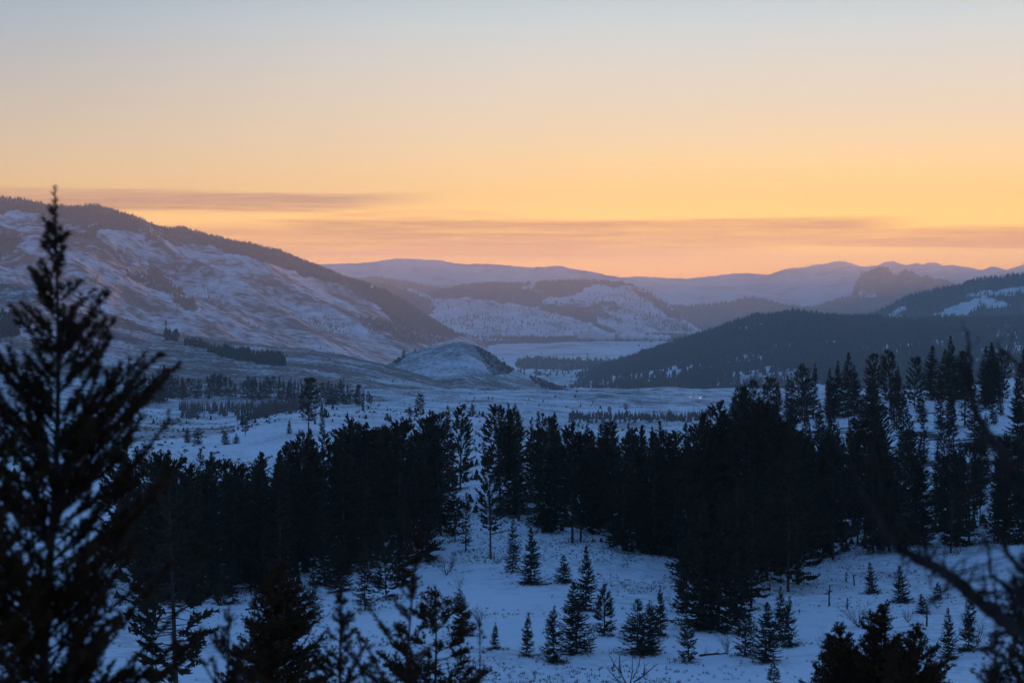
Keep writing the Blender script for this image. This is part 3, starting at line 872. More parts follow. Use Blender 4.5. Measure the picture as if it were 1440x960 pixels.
def protos():
    i = 0
    for kind, args in {
        'fir': [dict(H=16, Rm=3.4, bare=0.03, nb=250, style='fir', ntw=38, tw=0.22), dict(H=16, Rm=2.8, bare=0.05, nb=240, style='fir', ntw=34, tw=0.22), dict(H=16, Rm=3.8, bare=0.03, nb=260, style='fir', ntw=40, tw=0.22), dict(H=16, Rm=3.0, bare=0.08, nb=210, style='fir', ntw=30, sparse=0.9)],
        'pine': [dict(H=16, Rm=3.4, bare=0.12, nb=190, style='pine', ntw=50, tl=0.6, tw=0.2), dict(H=16, Rm=2.9, bare=0.18, nb=160, style='pine', ntw=50, tl=0.6, tw=0.2), dict(H=16, Rm=3.7, bare=0.08, nb=200, style='pine', ntw=50, tl=0.6, tw=0.2), dict(H=16, Rm=2.8, bare=0.28, nb=130, style='pine', ntw=42, tl=0.6, tw=0.2)],
        'spire': [dict(H=16, Rm=2.2, bare=0.06, nb=190, style='narrow', ntw=26, tw=0.2), dict(H=16, Rm=1.8, bare=0.12, nb=130, style='narrow', ntw=22, sparse=0.85)],
        'young': [dict(H=5, Rm=1.35, bare=0.03, nb=150, style='fir', ntw=34, tw=0.07, tl=0.26), dict(H=5, Rm=1.1, bare=0.03, nb=140, style='fir', ntw=32, tw=0.07, tl=0.26), dict(H=5, Rm=1.2, bare=0.05, nb=120, style='pine', ntw=40, tw=0.07, tl=0.28), dict(H=5, Rm=1.5, bare=0.02, nb=170, style='fir', ntw=34, tw=0.07, tl=0.28)],
    }.items():
        PROTO[kind] = []
        for a in args:
            i += 1
            tm, cm = conifer_mesh(100 + i, **a)
            PROTO[kind].append((tm, cm, a['H']))


protos()
KINDNAME = {'fir': 'fir_tree', 'pine': 'pine_tree', 'spire': 'spruce_tree', 'young': 'young_conifer'}
KINDCAT = {'fir': 'fir tree', 'pine': 'pine tree', 'spire': 'spruce tree', 'young': 'young conifer'}
NTREE = [0]
BASES = []


def plant(kind, x, y, z, h, label, group=None, wide=1.0, var=None, rot=None, tilt=0.02):
    """one conifer: an Empty at its foot with trunk and crown of its own"""
    tm, cm, H0 = PROTO[kind][(R.integers(0, 99) if var is None else var) % len(PROTO[kind])]
    e = bpy.data.objects.new(KINDNAME[kind], None)
    COL.objects.link(e)
    s = h / H0
    e.location = (x, y, z - 0.02 * h)
    q = R.uniform(0.86, 1.14)
    tilt = 0.045 if kind == 'young' else tilt
    e.scale = (s * wide * q, s * wide / q, s)
    e.rotation_euler = (R.normal(0, tilt), R.normal(0, tilt), R.random() * 6.28 if rot is None else rot)
    link('trunk', tm, e); link('crown', cm, e)
    tag(e, label, KINDCAT[kind], group)
    NTREE[0] += 1
    BASES.append((x, y, h))
    return e


def plant_px(kind, px, py, hpx, label, group=None, wide=1.0, var=None, y0=100, y1=3000):
    x, y, z = at_ground(px, py, y0, y1)
    return plant(kind, x, y, z, hpx * y / F, label, group, wide, var)


def clearing():
    L = [
        ('young', 740, 922, 62, 1.0, 1, 'small narrow conifer standing alone left of the three in the snow clearing'),
        ('young', 779, 930, 80, 1.0, 0, 'conifer with lowest boughs on the snow, right of the small narrow one in the clearing'),
        ('fir', 811, 919, 103, 1.15, 2, 'darkest and densest tall conifer in the middle of the snow clearing'),
        ('young', 850, 893, 72, 1.1, 2, 'open airy young pine just right of the dense dark conifer in the clearing'),
        ('fir', 824, 858, 92, 1.0, 0, 'tall dark fir behind the densest conifer of the clearing'),
        ('young', 897, 920, 80, 1.2, 3, 'left tree of the touching dark pair in the snow above the bare sapling'),
        ('young', 913, 918, 76, 1.1, 0, 'right tree of the touching dark pair in the snow above the bare sapling'),
        ('young', 929, 894, 72, 0.9, 1, 'slim young conifer just behind and right of the dark pair'),
        ('young', 792, 818, 38, 1.3, 3, 'little bushy conifer at the upper clearing edge beside a fallen stem'),
        ('fir', 721, 805, 76, 1.15, 3, 'left one of two full conifers at the top edge of the clearing'),
        ('fir', 747, 820, 80, 1.3, 0, 'right and wider one of two full conifers at the top edge of the clearing'),
        ('young', 652, 893, 66, 1.2, 0, 'young conifer half hidden behind blurred near twigs left of the clearing'),
        ('young', 696, 912, 38, 1.0, 1, 'smallest conifer at the left side of the snow clearing'),
        ('young', 969, 931, 60, 1.15, 2, 'loose young pine beside the fallen log in the snow'),
        ('young', 1048, 922, 62, 1.2, 2, 'low left tree of the clump of four in the right part of the clearing'),
        ('fir', 1076, 930, 86, 1.25, 2, 'dense pointed tree in the middle of the clump of four'),
        ('young', 1097, 900, 76, 0.9, 1, 'slim light tree at the back of the clump of four'),
        ('young', 1109, 908, 72, 0.95, 0, 'outermost right tree of the clump of four'),
        ('young', 1088, 968, 36, 1.2, 2, 'young pine tuft cut by the lower picture edge below the clump of four'),
        ('young', 1226, 834, 44, 1.0, 3, 'perfectly cone shaped little spruce alone on the snow under the dark forest'),
        ('young', 1268, 847, 52, 1.1, 3, 'cone shaped conifer right of the little lone spruce'),
        ('young', 1297, 862, 28, 1.3, 3, 'squat little conifer below the cone shaped pair at the right of the clearing'),
        ('young', 1318, 842, 24, 1.2, 2, 'lowest bushy seedling pine near the dead snags at the right'),
        ('fir', 1334, 925, 72, 1.1, 0, 'dense left tree of the pair behind the bending dead bough'),
        ('young', 1362, 915, 92, 0.85, 1, 'taller thin right tree of the pair behind the bending dead bough'),
        ('fir', 965, 860, 150, 0.9, 1, 'outer left tree of the big black clump that juts into the clearing'),
        ('fir', 986, 884, 190, 1.0, 2, 'front left tree of the big black clump jutting into the clearing'),
        ('fir', 1010, 886, 205, 1.0, 0, 'tallest front tree of the big black clump that juts into the clearing'),
        ('fir', 1034, 872, 200, 1.0, 1, 'front right tree of the big black clump that juts into the clearing'),
        ('pine', 1056, 855, 190, 0.9, 0, 'outer right pine of the big black clump that juts into the clearing'),
        ('pine', 1122, 822, 215, 1.0, 2, 'broad pine skirted with brush at the forest edge right of the black clump'),
        ('pine', 1108, 832, 195, 1.0, 0, 'pine at the forest edge between the black clump and the broad pine'),
        ('fir', 513, 858, 108, 1.0, 3, 'sparse fir with see-through boughs left of the clearing behind the near twigs'),
        ('fir', 478, 832, 80, 1.2, 2, 'stout dark fir beside the narrow snow chute left of the clearing'),
        ('fir', 600, 790, 165, 0.95, 1, 'tall narrow dark fir at the left edge of the snow gap in the forest'),
        ('spire', 655, 775, 85, 1.1, 1, 'thin see-through spruce standing in the snow gap of the forest'),
        ('pine', 690, 786, 150, 0.9, 3, 'pine with a clear bare stem at the right side of the snow gap'),
        ('fir', 640, 760, 110, 0.9, 3, 'light feathery fir at the back of the snow gap'),
        ('pine', 215, 888, 150, 1.0, 1, 'pine low on the slope, mostly hidden by the large blurred fir'),
        ('fir', 262, 842, 150, 1.0, 2, 'heavy dark fir at the forest foot just right of the large blurred fir'),
        ('fir', 385, 822, 150, 0.9, 1, 'dark fir whose foot stands in the snow above the dense near fir top'),
        ('pine', 418, 808, 150, 1.0, 0, 'dark pine on the left bank of the narrow snow chute'),
        ('fir', 456, 822, 135, 1.0, 0, 'dark fir on the right bank of the narrow snow chute'),
        ('pine', 543, 842, 110, 1.0, 2, 'bushy pine in the snow between the near twigs and the forest'),
        ('fir', 566, 822, 135, 0.95, 1, 'dark fir standing forward of the stand left of the forest snow gap'),
        ('fir', 440, 868, 70, 1.1, 3, 'short dark fir out on the snow below the narrow chute'),
        ('young', 310, 850, 56, 1.0, 2, 'left tree of the small pair in the snow right of the large blurred fir'),
        ('young', 327, 848, 62, 0.9, 1, 'right tree of the small pair in the snow right of the large blurred fir'),
    ]
    for k, px, py, h, w, v, lab in L:
        plant_px(k, px, py, h, lab, None, w, v)


SKY_PX = [140, 230, 300, 330, 350, 380, 400, 450, 500, 540, 600, 640, 670, 700, 722, 750, 770, 800, 830, 850, 880, 900, 930, 960, 1000, 1040, 1060, 1080, 1100, 1140, 1200, 1300, 1440]
SKY_PY = [600, 645, 634, 650, 632, 618, 612, 604, 598, 590, 588, 566, 560, 562, 562, 574, 584, 598, 606, 602, 592, 604, 592, 592, 580, 546, 556, 556, 570, 584, 592, 620, 620]


def band():
    g = np.random.default_rng(77)
    pts = []
    tries = 0
    for off, gap in ((2, 33), (9, 33), (18, 34), (29, 38), (43, 42), (60, 48), (82, 52), (110, 56), (145, 62)):
        px = 168.0 + g.uniform(0, gap)
        while px < 1500:
            p = px + g.uniform(-0.35, 0.35) * gap
            y = float(woods_front(p)) + off + g.uniform(-4, 5) * (1 + off / 60)
            px += gap * g.uniform(0.85, 1.15)
            x = (p - 720) / F * y
            if woods_mask(np.array([x]), np.array([y]))[0] < 0.05:
                continue
            base_py = HZ - gz(x, y) / y * F
            if 625 < p < 700 and 640 < base_py < 800 and g.random() < 0.72:
                continue
            if p > 1150 and base_py < 690 and g.random() < 0.12:
                continue
            pts.append((x, y, p, base_py))
    zones = [(0, 250, 'behind the large blurred fir'), (250, 330, 'under the left snow patch'), (330, 430, 'left of the narrow snow chute'),
             (430, 530, 'above the narrow snow chute'), (530, 625, 'left of the forest snow gap'), (625, 712, 'inside the forest snow gap'),
             (712, 780, 'above the top of the clearing'), (780, 850, 'above the dense clearing conifer'), (850, 960, 'below the pale distant fields'),
             (960, 1080, 'behind the jutting black clump'), (1080, 1150, 'right of the jutting black clump'), (1150, 1240, 'above the lone cone shaped spruce'),
             (1240, 1320, 'under the bare snow shoulder'), (1320, 1390, 'behind the bending dead bough'), (1390, 9999, 'at the right edge of the picture')]
    pts.sort(key=lambda q: q[2])
    for x, y, px, bpy_ in pts:
        top = np.interp(px, SKY_PX, SKY_PY) + abs(g.normal(0, 1)) * 21 - 12
        h = (bpy_ - top) * y / F
        h = min(max(h, 7.0), 23.0) * g.uniform(0.9, 1.0)
        r = g.random()
        kind = 'fir' if r < 0.42 else ('pine' if r < 0.82 else 'spire')
        zone = [z for z in zones if z[0] <= px < z[1]][0][2]
        front = y < woods_front(px) + 14
        size = 'tall' if h > 15.5 else ('middling' if h > 11.5 else 'short')
        row = 'front row' if front else ('middle rows' if y < 270 else 'back rows')
        word = {'fir': 'fir', 'pine': 'pine', 'spire': 'narrow spruce'}[kind]
        lab = '%s dark %s in the %s %s' % (size, word, row, zone)
        grp = '%s %ss %s, %s' % (size, word, zone, row)
        plant(kind, x, y, gz(x, y), h, lab, grp, g.uniform(0.85, 1.15))
    # the skyline of the right ridge: one by one, left to right
    Rr = [(1030, 590, 68, 'fir', 'leftmost tall fir where the right ridge starts, above the pale distant field'),
          (1047, 592, 70, 'fir', 'highest pointed fir at the left start of the ridge skyline'),
          (1062, 596, 62, 'pine', 'rounded pine right beside the pointed fir at the left start of the ridge skyline'),
          (1080, 590, 60, 'pine', 'pine over the small bright snow patch at the left of the ridge'),
          (1090, 592, 62, 'pine', 'pine with a double looking top, left of the slim spruce on the ridge'),
          (1106, 592, 66, 'spire', 'slim spruce alone on the ridge before the gap'),
          (1128, 590, 78, 'pine', 'feathery pine left of the close pair on the ridge'),
          (1144, 590, 80, 'spire', 'thinnest spiky spruce of the ridge skyline'),
          (1168, 588, 72, 'fir', 'shorter fir leaning into the big one on the ridge'),
          (1178, 586, 80, 'fir', 'fir shoulder to shoulder with the broad peaked fir of the ridge'),
          (1193, 586, 92, 'fir', 'broad peaked fir in the left middle of the ridge skyline'),
          (1204, 582, 70, 'fir', 'low right companion of the broad peaked fir on the ridge'),
          (1226, 580, 84, 'pine', 'airy pine with bare sides, left of its twin on the ridge'),
          (1252, 578, 86, 'pine', 'airy pine right of its twin, at the left end of the bare snow shoulder'),
          (1262, 576, 62, 'fir', 'small fir tucked against the airy pine on the ridge'),
          (1286, 572, 70, 'pine', 'shorter pine standing over the bare snow shoulder'),
          (1310, 562, 78, 'fir', 'thick fir left of the tallest tree of the ridge'),
          (1340, 565, 94, 'fir', 'tallest and bulkiest fir of the ridge skyline'),
          (1330, 560, 70, 'fir', 'fir filling the gap beside the tallest fir of the ridge'),
          (1354, 560, 66, 'pine', 'pine pressed against the right side of the tallest fir'),
          (1385, 566, 80, 'fir', 'left half of the wide dark group near the right edge of the ridge'),
          (1396, 566, 86, 'fir', 'peak of the wide dark group near the right edge of the ridge'),
          (1410, 566, 74, 'pine', 'right half of the wide dark group near the right edge of the ridge'),
          (1438, 550, 60, 'fir', 'fir cut by the right edge of the picture on the ridge'),
          (1370, 640, 100, 'fir', 'fir on the snowy slope below the wide ridge group'),
          (1300, 650, 90, 'spire', 'slender spruce on the snowy slope below the shoulder'),
          (1270, 640, 100, 'spire', 'spiky spruce on the slope left of the snow streak'),
          (1430, 640, 110, 'fir', 'fir on the snowy slope at the right edge'),
          (1340, 690, 120, 'spire', 'dark column of a spruce low on the right slope'),
          (1240, 690, 120, 'pine', 'pine low on the right slope under the airy twins')]
    gs = np.random.default_rng(123)
    spots = []
    while len(spots) < 34:
        px = gs.uniform(1035, 1475); yy = gs.uniform(322, 425)
        if 1235 < px < 1330 and yy > 375 and gs.random() < 0.8:
            continue
        xx = (px - 720) / F * yy
        if any((xx - a) ** 2 + (yy - b) ** 2 < 36 for a, b, _ in spots):
            continue
        spots.append((xx, yy, px))
    for xx, yy, px in spots:
        hh = gs.uniform(7, 12.5)
        k = ('fir', 'pine', 'spire', 'spire')[gs.integers(0, 4)]
        zn = 'left part' if px < 1160 else ('middle' if px < 1290 else ('right part' if px < 1390 else 'far right end'))
        wd = {'fir': 'fir', 'pine': 'pine', 'spire': 'slender spruce'}[k]
        sz = 'taller' if hh > 10 else 'shorter'
        plant(k, xx, yy, gz(xx, yy), hh, '%s dark %s on the snowy slope below the ridge skyline, %s' % (sz, wd, zn), '%s %ss below the ridge skyline, %s' % (sz, wd, zn), 1.15)
    for px, py, h, k, lab in Rr:
        plant_px(k, px, py, h * 1.0, lab, None, 1.05, None, 330 if py < 600 else 240, 460)


def middle_distance():
    g = np.random.default_rng(9)
    tx = np.array([180, 188, 200, 210, 231, 240, 263, 285, 303, 320, 335, 352, 372, 388, 402, 418, 440, 456, 471, 484, 495, 504, 518])
    tp = np.array([522, 506, 520, 527, 508, 526, 530, 532, 525, 522, 545, 526, 531, 527, 532, 534, 532, 537, 536, 531, 545, 539, 552])
    px = 181.0
    i = 0
    while px < 522:
        top = np.interp(px, tx, tp) + g.uniform(-2, 4)
        base = np.interp(px, [180, 300, 420, 520], [566, 557, 562, 571]) + g.uniform(-2, 3)
        x, y, z = at_ground(px, base, 850, 1900)
        h = (base - top) * y / F
        kind = ['fir', 'pine', 'spire'][g.integers(0, 3)]
        side = 'left' if px < 270 else ('middle' if px < 400 else 'right')
        size = 'tall' if base - top > 34 else 'shorter'
        word = {'fir': 'fir', 'pine': 'pine', 'spire': 'spruce'}[kind]
        plant(kind, x, y, z, h, '%s hazy %s in the %s of the distant tree line before the foothill' % (size, word, side),
              '%s %ss in the %s of the distant tree line' % (size, word, side), g.uniform(1.0, 1.5))
        px += g.uniform(3.2, 7.0)
        i += 1
    one = [('pine', 434, 613, 84, 1.25, 'tall dark pine standing well above the distant tree line in front of it', 400, 1200),
           ('spire', 453, 613, 50, 1.0, 'thin bare stemmed tree just right of the tall dark pine', 400, 1200),
           ('pine', 345, 612, 32, 1.3, 'pine on the brink over the grassy hollow', 400, 1200),
           ('fir', 407, 610, 22, 1.2, 'small dark conifer on the snow bench left of the tall dark pine', 400, 1200),
           ('young', 318, 624, 20, 1.6, 'squat conifer on the dark edge above the left snow patch', 400, 900),
           ('young', 332, 623, 14, 1.6, 'tiny bush shaped conifer between squat ones above the left snow patch', 400, 900),
           ('young', 278, 625, 24, 1.6, 'bushy conifer at the left of the dark edge above the snow patch', 400, 900),
           ('fir', 264, 622, 22, 1.5, 'dark conifer behind the fir tips above the left snow patch', 400, 900),
           ('pine', 591, 586, 32, 1.3, 'round headed pine alone on the low snow rise in the middle distance', 400, 1500),
           ('young', 577, 585, 14, 2.2, 'low spreading juniper like tree left of the round headed pine', 400, 1500),
           ('young', 664, 582, 16, 1.8, 'bushy tree just left of the highest forest tops', 400, 1500),
           ('pine', 880, 579, 12, 1.8, 'lone round tree far out on the pale fields', 800, 3500),
           ('pine', 857, 581, 10, 1.8, 'tiny tree left of the lone round one on the pale fields', 800, 3500),
           ('fir', 298, 690, 56, 1.1, 'leafy topped fir in front of the left snow patch', 300, 700),
           ('pine', 299, 672, 38, 1.0, 'pine crown against the left snow patch', 300, 700)]
    for k, px, py, h, w, lab, a, b in one:
        plant_px(k, px, py, h, lab, None, w, None, a, b)
    # knoll trees, on the knoll's own surface
    for px, py, Y, h, w, lab in [(568, 505, 2850, 15, 1.3, 'dark twin trunked tree at the left foot of the small knoll'), (584, 495, 2920, 7, 1.5, 'small dark tree halfway up the left shoulder of the knoll'),
                                 (626, 485, 2960, 4, 1.6, 'tiny tree on the very top of the knoll')]:
        x = (px - 720) / F * Y
        plant('pine', x, Y, (HZ - py) / F * Y - 1.5, h, lab, None, w)
    for px, py, Y, h, w, lab in [(233, 457, 2700, 9, 1.2, 'lone dot like tree on the crest of the foothill'), (140, 438, 2700, 8, 1.2, 'dark tree on the upper foothill crest behind the near fir'), (3, 400, 2700, 7, 1.3, 'tiny tree on the foothill crest at the left edge')]:
        plant('pine', (px - 720) / F * Y, Y, (HZ - py) / F * Y - 2, h, lab, None, w)


clearing()
band()
middle_distance()


def stuff_scatter():
    rng = np.random.default_rng(41)

    def screen_pts(n, px0, px1, y0, y1):
        px = rng.uniform(px0, px1, n); y = rng.uniform(y0, y1, n)
        x = (px - 720) / F * y
        return np.stack([x, y, ground_z(x, y)], -1)

    # bare aspen and willow stand in the hollow at the left
    P = screen_pts(1500, 245, 440, 760, 1080)
    pxx, pyy = project(P)
    k = in_poly(pxx, pyy, [(250, 566), (430, 566), (440, 588), (380, 592), (255, 592)])
    k &= fbm(P[:, 0] / 25, P[:, 1] / 60, 4, 3) > 0.44
    forest_mesh('bare_thicket', P[k], 4, 7, rng, 'grey leafless thicket in the hollow below the distant tree line', wide=0.10, cat='thicket', mat=M_twig)
    P = screen_pts(1500, 800, 1030, 900, 1300)
    pxx, pyy = project(P)
    k = in_poly(pxx, pyy, [(800, 584), (960, 586), (1000, 580), (1000, 594), (800, 596)])
    forest_mesh('bare_thicket', P[k], 2.5, 5, rng, 'grey leafless thicket beyond the forest in the middle distance', wide=0.2, cat='thicket', mat=M_twig)
    # seedlings and deadfall under the dense stand
    P = screen_pts(9000, 160, 1500, 178, 400)
    k = (woods_mask(P[:, 0], P[:, 1]) > 0.4) & ((P[:, 0] / P[:, 1] * F + 720 < 1130) | (P[:, 1] < 235)) & (fbm(P[:, 0] / 8, P[:, 1] / 8, 66, 3) > 0.47)
    forest_mesh('undergrowth', P[k], 0.3, 1.3, rng, 'dark seedlings and brush under the dense conifer stand', wide=0.4, cat='undergrowth', mat=M_needle)
    # brush dots over the benches
    y = np.exp(rng.uniform(math.log(420), math.log(3000), 14000)); px = rng.uniform(-300, 1700, 14000)
    x = (px - 720) / F * y
    P = np.stack([x, y, ground_z(x, y)], -1)
    k = fbm(x / 60, y / 140, 14, 4) > 0.50
    forest_mesh('low_brush', P[k], 0.25, 0.8, rng, 'low brown brush dotted over the snowy benches', wide=1.1, cat='brush', mat=M_grass, sides=6)
    y = np.exp(rng.uniform(math.log(420), math.log(2600), 1500)); px = rng.uniform(-300, 1500, 1500)
    x = (px - 720) / F * y
    P = np.stack([x, y, ground_z(x, y)], -1)
    k = fbm(x / 45, y / 100, 24, 4) > 0.53
    forest_mesh('tall_brush', P[k], 1.2, 3.0, rng, 'taller dark bushes in patches on the snowy benches', wide=0.35, cat='brush', mat=M_needle, sides=6)
    # grass tufts on the clearing and slope
    n = 42000
    y = rng.uniform(118, 300, n); px = rng.uniform(-100, 1540, n); x = (px - 720) / F * y
    f = fbm(x / 9, y / 9, 19, 4) + 0.35 * (fbm(x / 2.2, y / 2.2, 29, 2) - 0.5)
    k = f > 0.58
    k2 = (f > 0.42) & (rng.random(n) < 0.12)
    x, y = x[k | k2], y[k | k2]
    # litter and grass rings at the feet of the trees
    bx = [b for b in BASES if b[1] < 330]
    rx = np.concatenate([b[0] + rng.normal(0, 0.10 * b[2] + 0.25, 34) for b in bx]); ry = np.concatenate([b[1] + rng.normal(0, 0.10 * b[2] + 0.25, 34) for b in bx])
    x = np.concatenate([x, rx]); y = np.concatenate([y, ry])
    z = ground_z(x, y)
    m = 7
    n = len(x)
    base = np.repeat(np.stack([x, y, z - 0.01], -1), m, 0) + np.concatenate([rng.normal(0, 0.06, (n * m, 2)), np.zeros((n * m, 1))], 1)
    d = unit(np.concatenate([rng.normal(0, 0.5, (n * m, 2)), np.ones((n * m, 1))], 1))
    s = unit(np.concatenate([rng.normal(0, 1, (n * m, 2)), np.zeros((n * m, 1))], 1))
    V, Fc = tris(base, d, s, rng.uniform(0.06, 0.32, n * m), rng.uniform(0.03, 0.07, n * m))
    tag(link('grass', mesh_np('grass', V, Fc, M_grass)), 'dry brown grass tufts poking through the snow', 'grass', kind='stuff')


stuff_scatter()


# ------------------------------------------------------------------ bare shrubs, snags, logs
def bush_lines(g, h, n=9, spread=0.6, order=3):
    lines = []

    def grow(p, d, l, r, o):
        m = 5
        pts = [p]
        for i in range(m - 1):
            d = unit(d + g.normal(0, 0.12, 3) + np.array([0, 0, 0.06]))
            pts.append(pts[-1] + d * l / (m - 1))
        lines.append((np.array(pts), np.linspace(r, r * 0.35, m)))
        if o > 0:
            for j in range(g.integers(3, 6)):
                q = pts[g.integers(1, m)]
                dd = unit(d + g.normal(0, 0.5, 3))
                grow(q, dd, l * g.uniform(0.35, 0.6), r * 0.5, o - 1)
    for i in range(n):
        a = g.random() * 6.283
        d = unit(np.array([math.cos(a) * spread, math.sin(a) * spread, 1.0]))
        grow(np.zeros(3), d, h * g.uniform(0.55, 0.85), 0.012 * h, order - 1)
    return lines


def bare_shrub(px, py, hpx, label, seed, spread=0.6, n=9, name='bare_shrub', cat='shrub', r=1.0, y0=100):
    g = np.random.default_rng(seed)
    x, y, z = at_ground(px, py, y0)
    h = hpx * y / F
    v, f = tubes([(a, b * r) for a, b in bush_lines(g, h, n, spread)], 3)
    o = link(name, mesh_np(name, v, f, M_twig))
    o.location = (x, y, z - 0.03)
    return tag(o, label, cat)


def small_things():
    for i, (px, py, h, lab, sp, n) in enumerate([
        (628, 808, 34, 'wide leafless bush on the snow left of the clearing top', 0.9, 12),
        (645, 830, 22, 'small leafless bush just below the wide one', 0.9, 8),
        (700, 792, 18, 'low dark bush at the foot of the bare stemmed pine', 1.2, 12),
        (1208, 882, 44, 'leafless bush left of the near fir tops at the lower right', 0.7, 12),
        (1164, 925, 40, 'brown leafless bush beside the small near fir top', 0.8, 11),
        (1277, 875, 24, 'small leafless bush below the cone shaped conifers', 0.8, 9),
        (1022, 920, 36, 'thin leafless bush at the right end of the fallen log', 0.5, 8),
        (675, 880, 34, 'leafless bush beside the young conifer left of the clearing', 0.6, 10),
        (945, 855, 26, 'leafless bush at the left foot of the jutting black clump', 0.8, 10),
        (1375, 905, 40, 'leafless bush behind the dead bough at the right', 0.6, 10),
        (1318, 855, 22, 'low leafless bush among the dead snags at the right', 1.0, 10),
        (262, 662, 22, 'pale leafless bush on the left snow patch', 0.9, 12),
        (940, 800, 12, 'dark low bush against the forest foot, left of the jutting clump', 1.3, 12),
        (360, 822, 16, 'low dark bush over the snow beside the small tree pair', 1.3, 12),
    ]):
        bare_shrub(px, py, h, lab, 300 + i, sp, n)
    # dead snags: broken upright stems with stubs
    for i, (px, py, h, lab) in enumerate([
        (1166, 851, 30, 'dead broken snag standing alone on the snow with a knotty top'),
        (1192, 856, 16, 'thin dead stick standing in the open snow'),
        (1201, 823, 16, 'short dead stub close to the forest edge, right of a black bush'),
        (1191, 818, 14, 'stumpy dead stub left of the other at the forest edge'),
        (1083, 831, 12, 'short snag at the edge beside the jutting black clump'),
        (1124, 863, 7, 'tiny post like stub in the open snow right of the clump of four'),
        (1303, 880, 30, 'grey dead pole among the bushes at the right of the clearing'),
    ]):
        g = np.random.default_rng(500 + i)
        x, y, z = at_ground(px, py)
        H = h * y / F
        e = bpy.data.objects.new('dead_snag', None); COL.objects.link(e); e.location = (x, y, z - 0.05)
        tag(e, lab, 'snag')
        hs = np.linspace(0, H, 6)
        v, f = tubes([(np.stack([np.cumsum(g.normal(0, .03, 6)), np.cumsum(g.normal(0, .03, 6)), hs], -1), np.linspace(0.09, 0.045, 6) * min(1, H / 1.2))], 6)
        link('stem', mesh_np('stem', v, f, M_bark), e)
        ls = []
        for _ in range(14):
            h0 = g.uniform(0.35, 1) * H; a = g.random() * 6.283; l = g.uniform(0.12, 0.32) * H
            p = np.array([0, 0, h0]); q = p + np.array([math.cos(a) * l, math.sin(a) * l, g.uniform(-.1, .5) * l])
            ls.append((np.stack([p, (p + q) / 2 + g.normal(0, .02, 3), q]), [0.03, 0.02, 0.008]))
        v, f = tubes(ls, 4)
        link('branch', mesh_np('branch', v, f, M_bark), e)
    # fallen logs lying in the snow
    for i, (pa, pb, r, lab) in enumerate([
        (((984, 923), (1018, 914)), None, 0.10, 'fallen log lying in the snow between the loose young pine and the clump of four'),
        (((745, 823), (776, 818)), None, 0.09, 'dark fallen stem in the snow between the full conifers and the little bushy one'),
        (((930, 874), (962, 868)), None, 0.08, 'fallen stem under the jutting black clump'),
        (((345, 858), (377, 850)), None, 0.10, 'fallen log in the snow right of the small tree pair at the left'),
        (((688, 752), (720, 742)), None, 0.07, 'fallen stem on the snow bank in the forest gap'),
    ]):
        g = np.random.default_rng(700 + i)
        a = np.array(at_ground(*pa[0])); b = np.array(at_ground(*pa[1]))
        b[1] = a[1] + 0.5 * (b[1] - a[1]); b[2] = gz(b[0], b[1])
        t = np.linspace(0, 1, 7)[:, None]
        P = a * (1 - t) + b * t
        P[:, 2] = ground_z(P[:, 0], P[:, 1]) + r * 0.6
        P += g.normal(0, 0.02, P.shape)
        c = P.mean(0)
        ls = [(P - c, np.linspace(r, r * 0.5, 7))]
        for _ in range(5):
            q = (P - c)[g.integers(1, 6)]
            ls.append((np.stack([q, q + g.normal(0, .12, 3) + [0, 0, .15], q + g.normal(0, .2, 3) + [0, 0, .3]]), [0.025, 0.018, 0.006]))
        v, f = tubes(ls, 6)
        o = link('fallen_log', mesh_np('fallen_log', v, f, M_bark)); o.location = c
        tag(o, lab, 'log')


small_things()


# ------------------------------------------------------------------ near trees, needle by needle
def needles(starts, dirs, lens, g, per_m, nl, nw, mat_jit=0.0):
    cnt = np.maximum((lens * per_m).astype(int), 3)
    idx = np.repeat(np.arange(len(starts)), cnt)
    t = g.random(len(idx))
    base = starts[idx] + dirs[idx] * (t * lens[idx])[:, None]
    rv = g.normal(0, 1, base.shape)
    rv -= dirs[idx] * (rv * dirs[idx]).sum(-1, keepdims=True)
    d = unit(unit(rv) + dirs[idx] * g.uniform(0.3, 1.0, (len(idx), 1)))
    s = unit(np.cross(d, g.normal(0, 1, d.shape)))
    return tris(base, d, s, nl * g.uniform(0.6, 1.1, len(idx)), np.full(len(idx), nw))


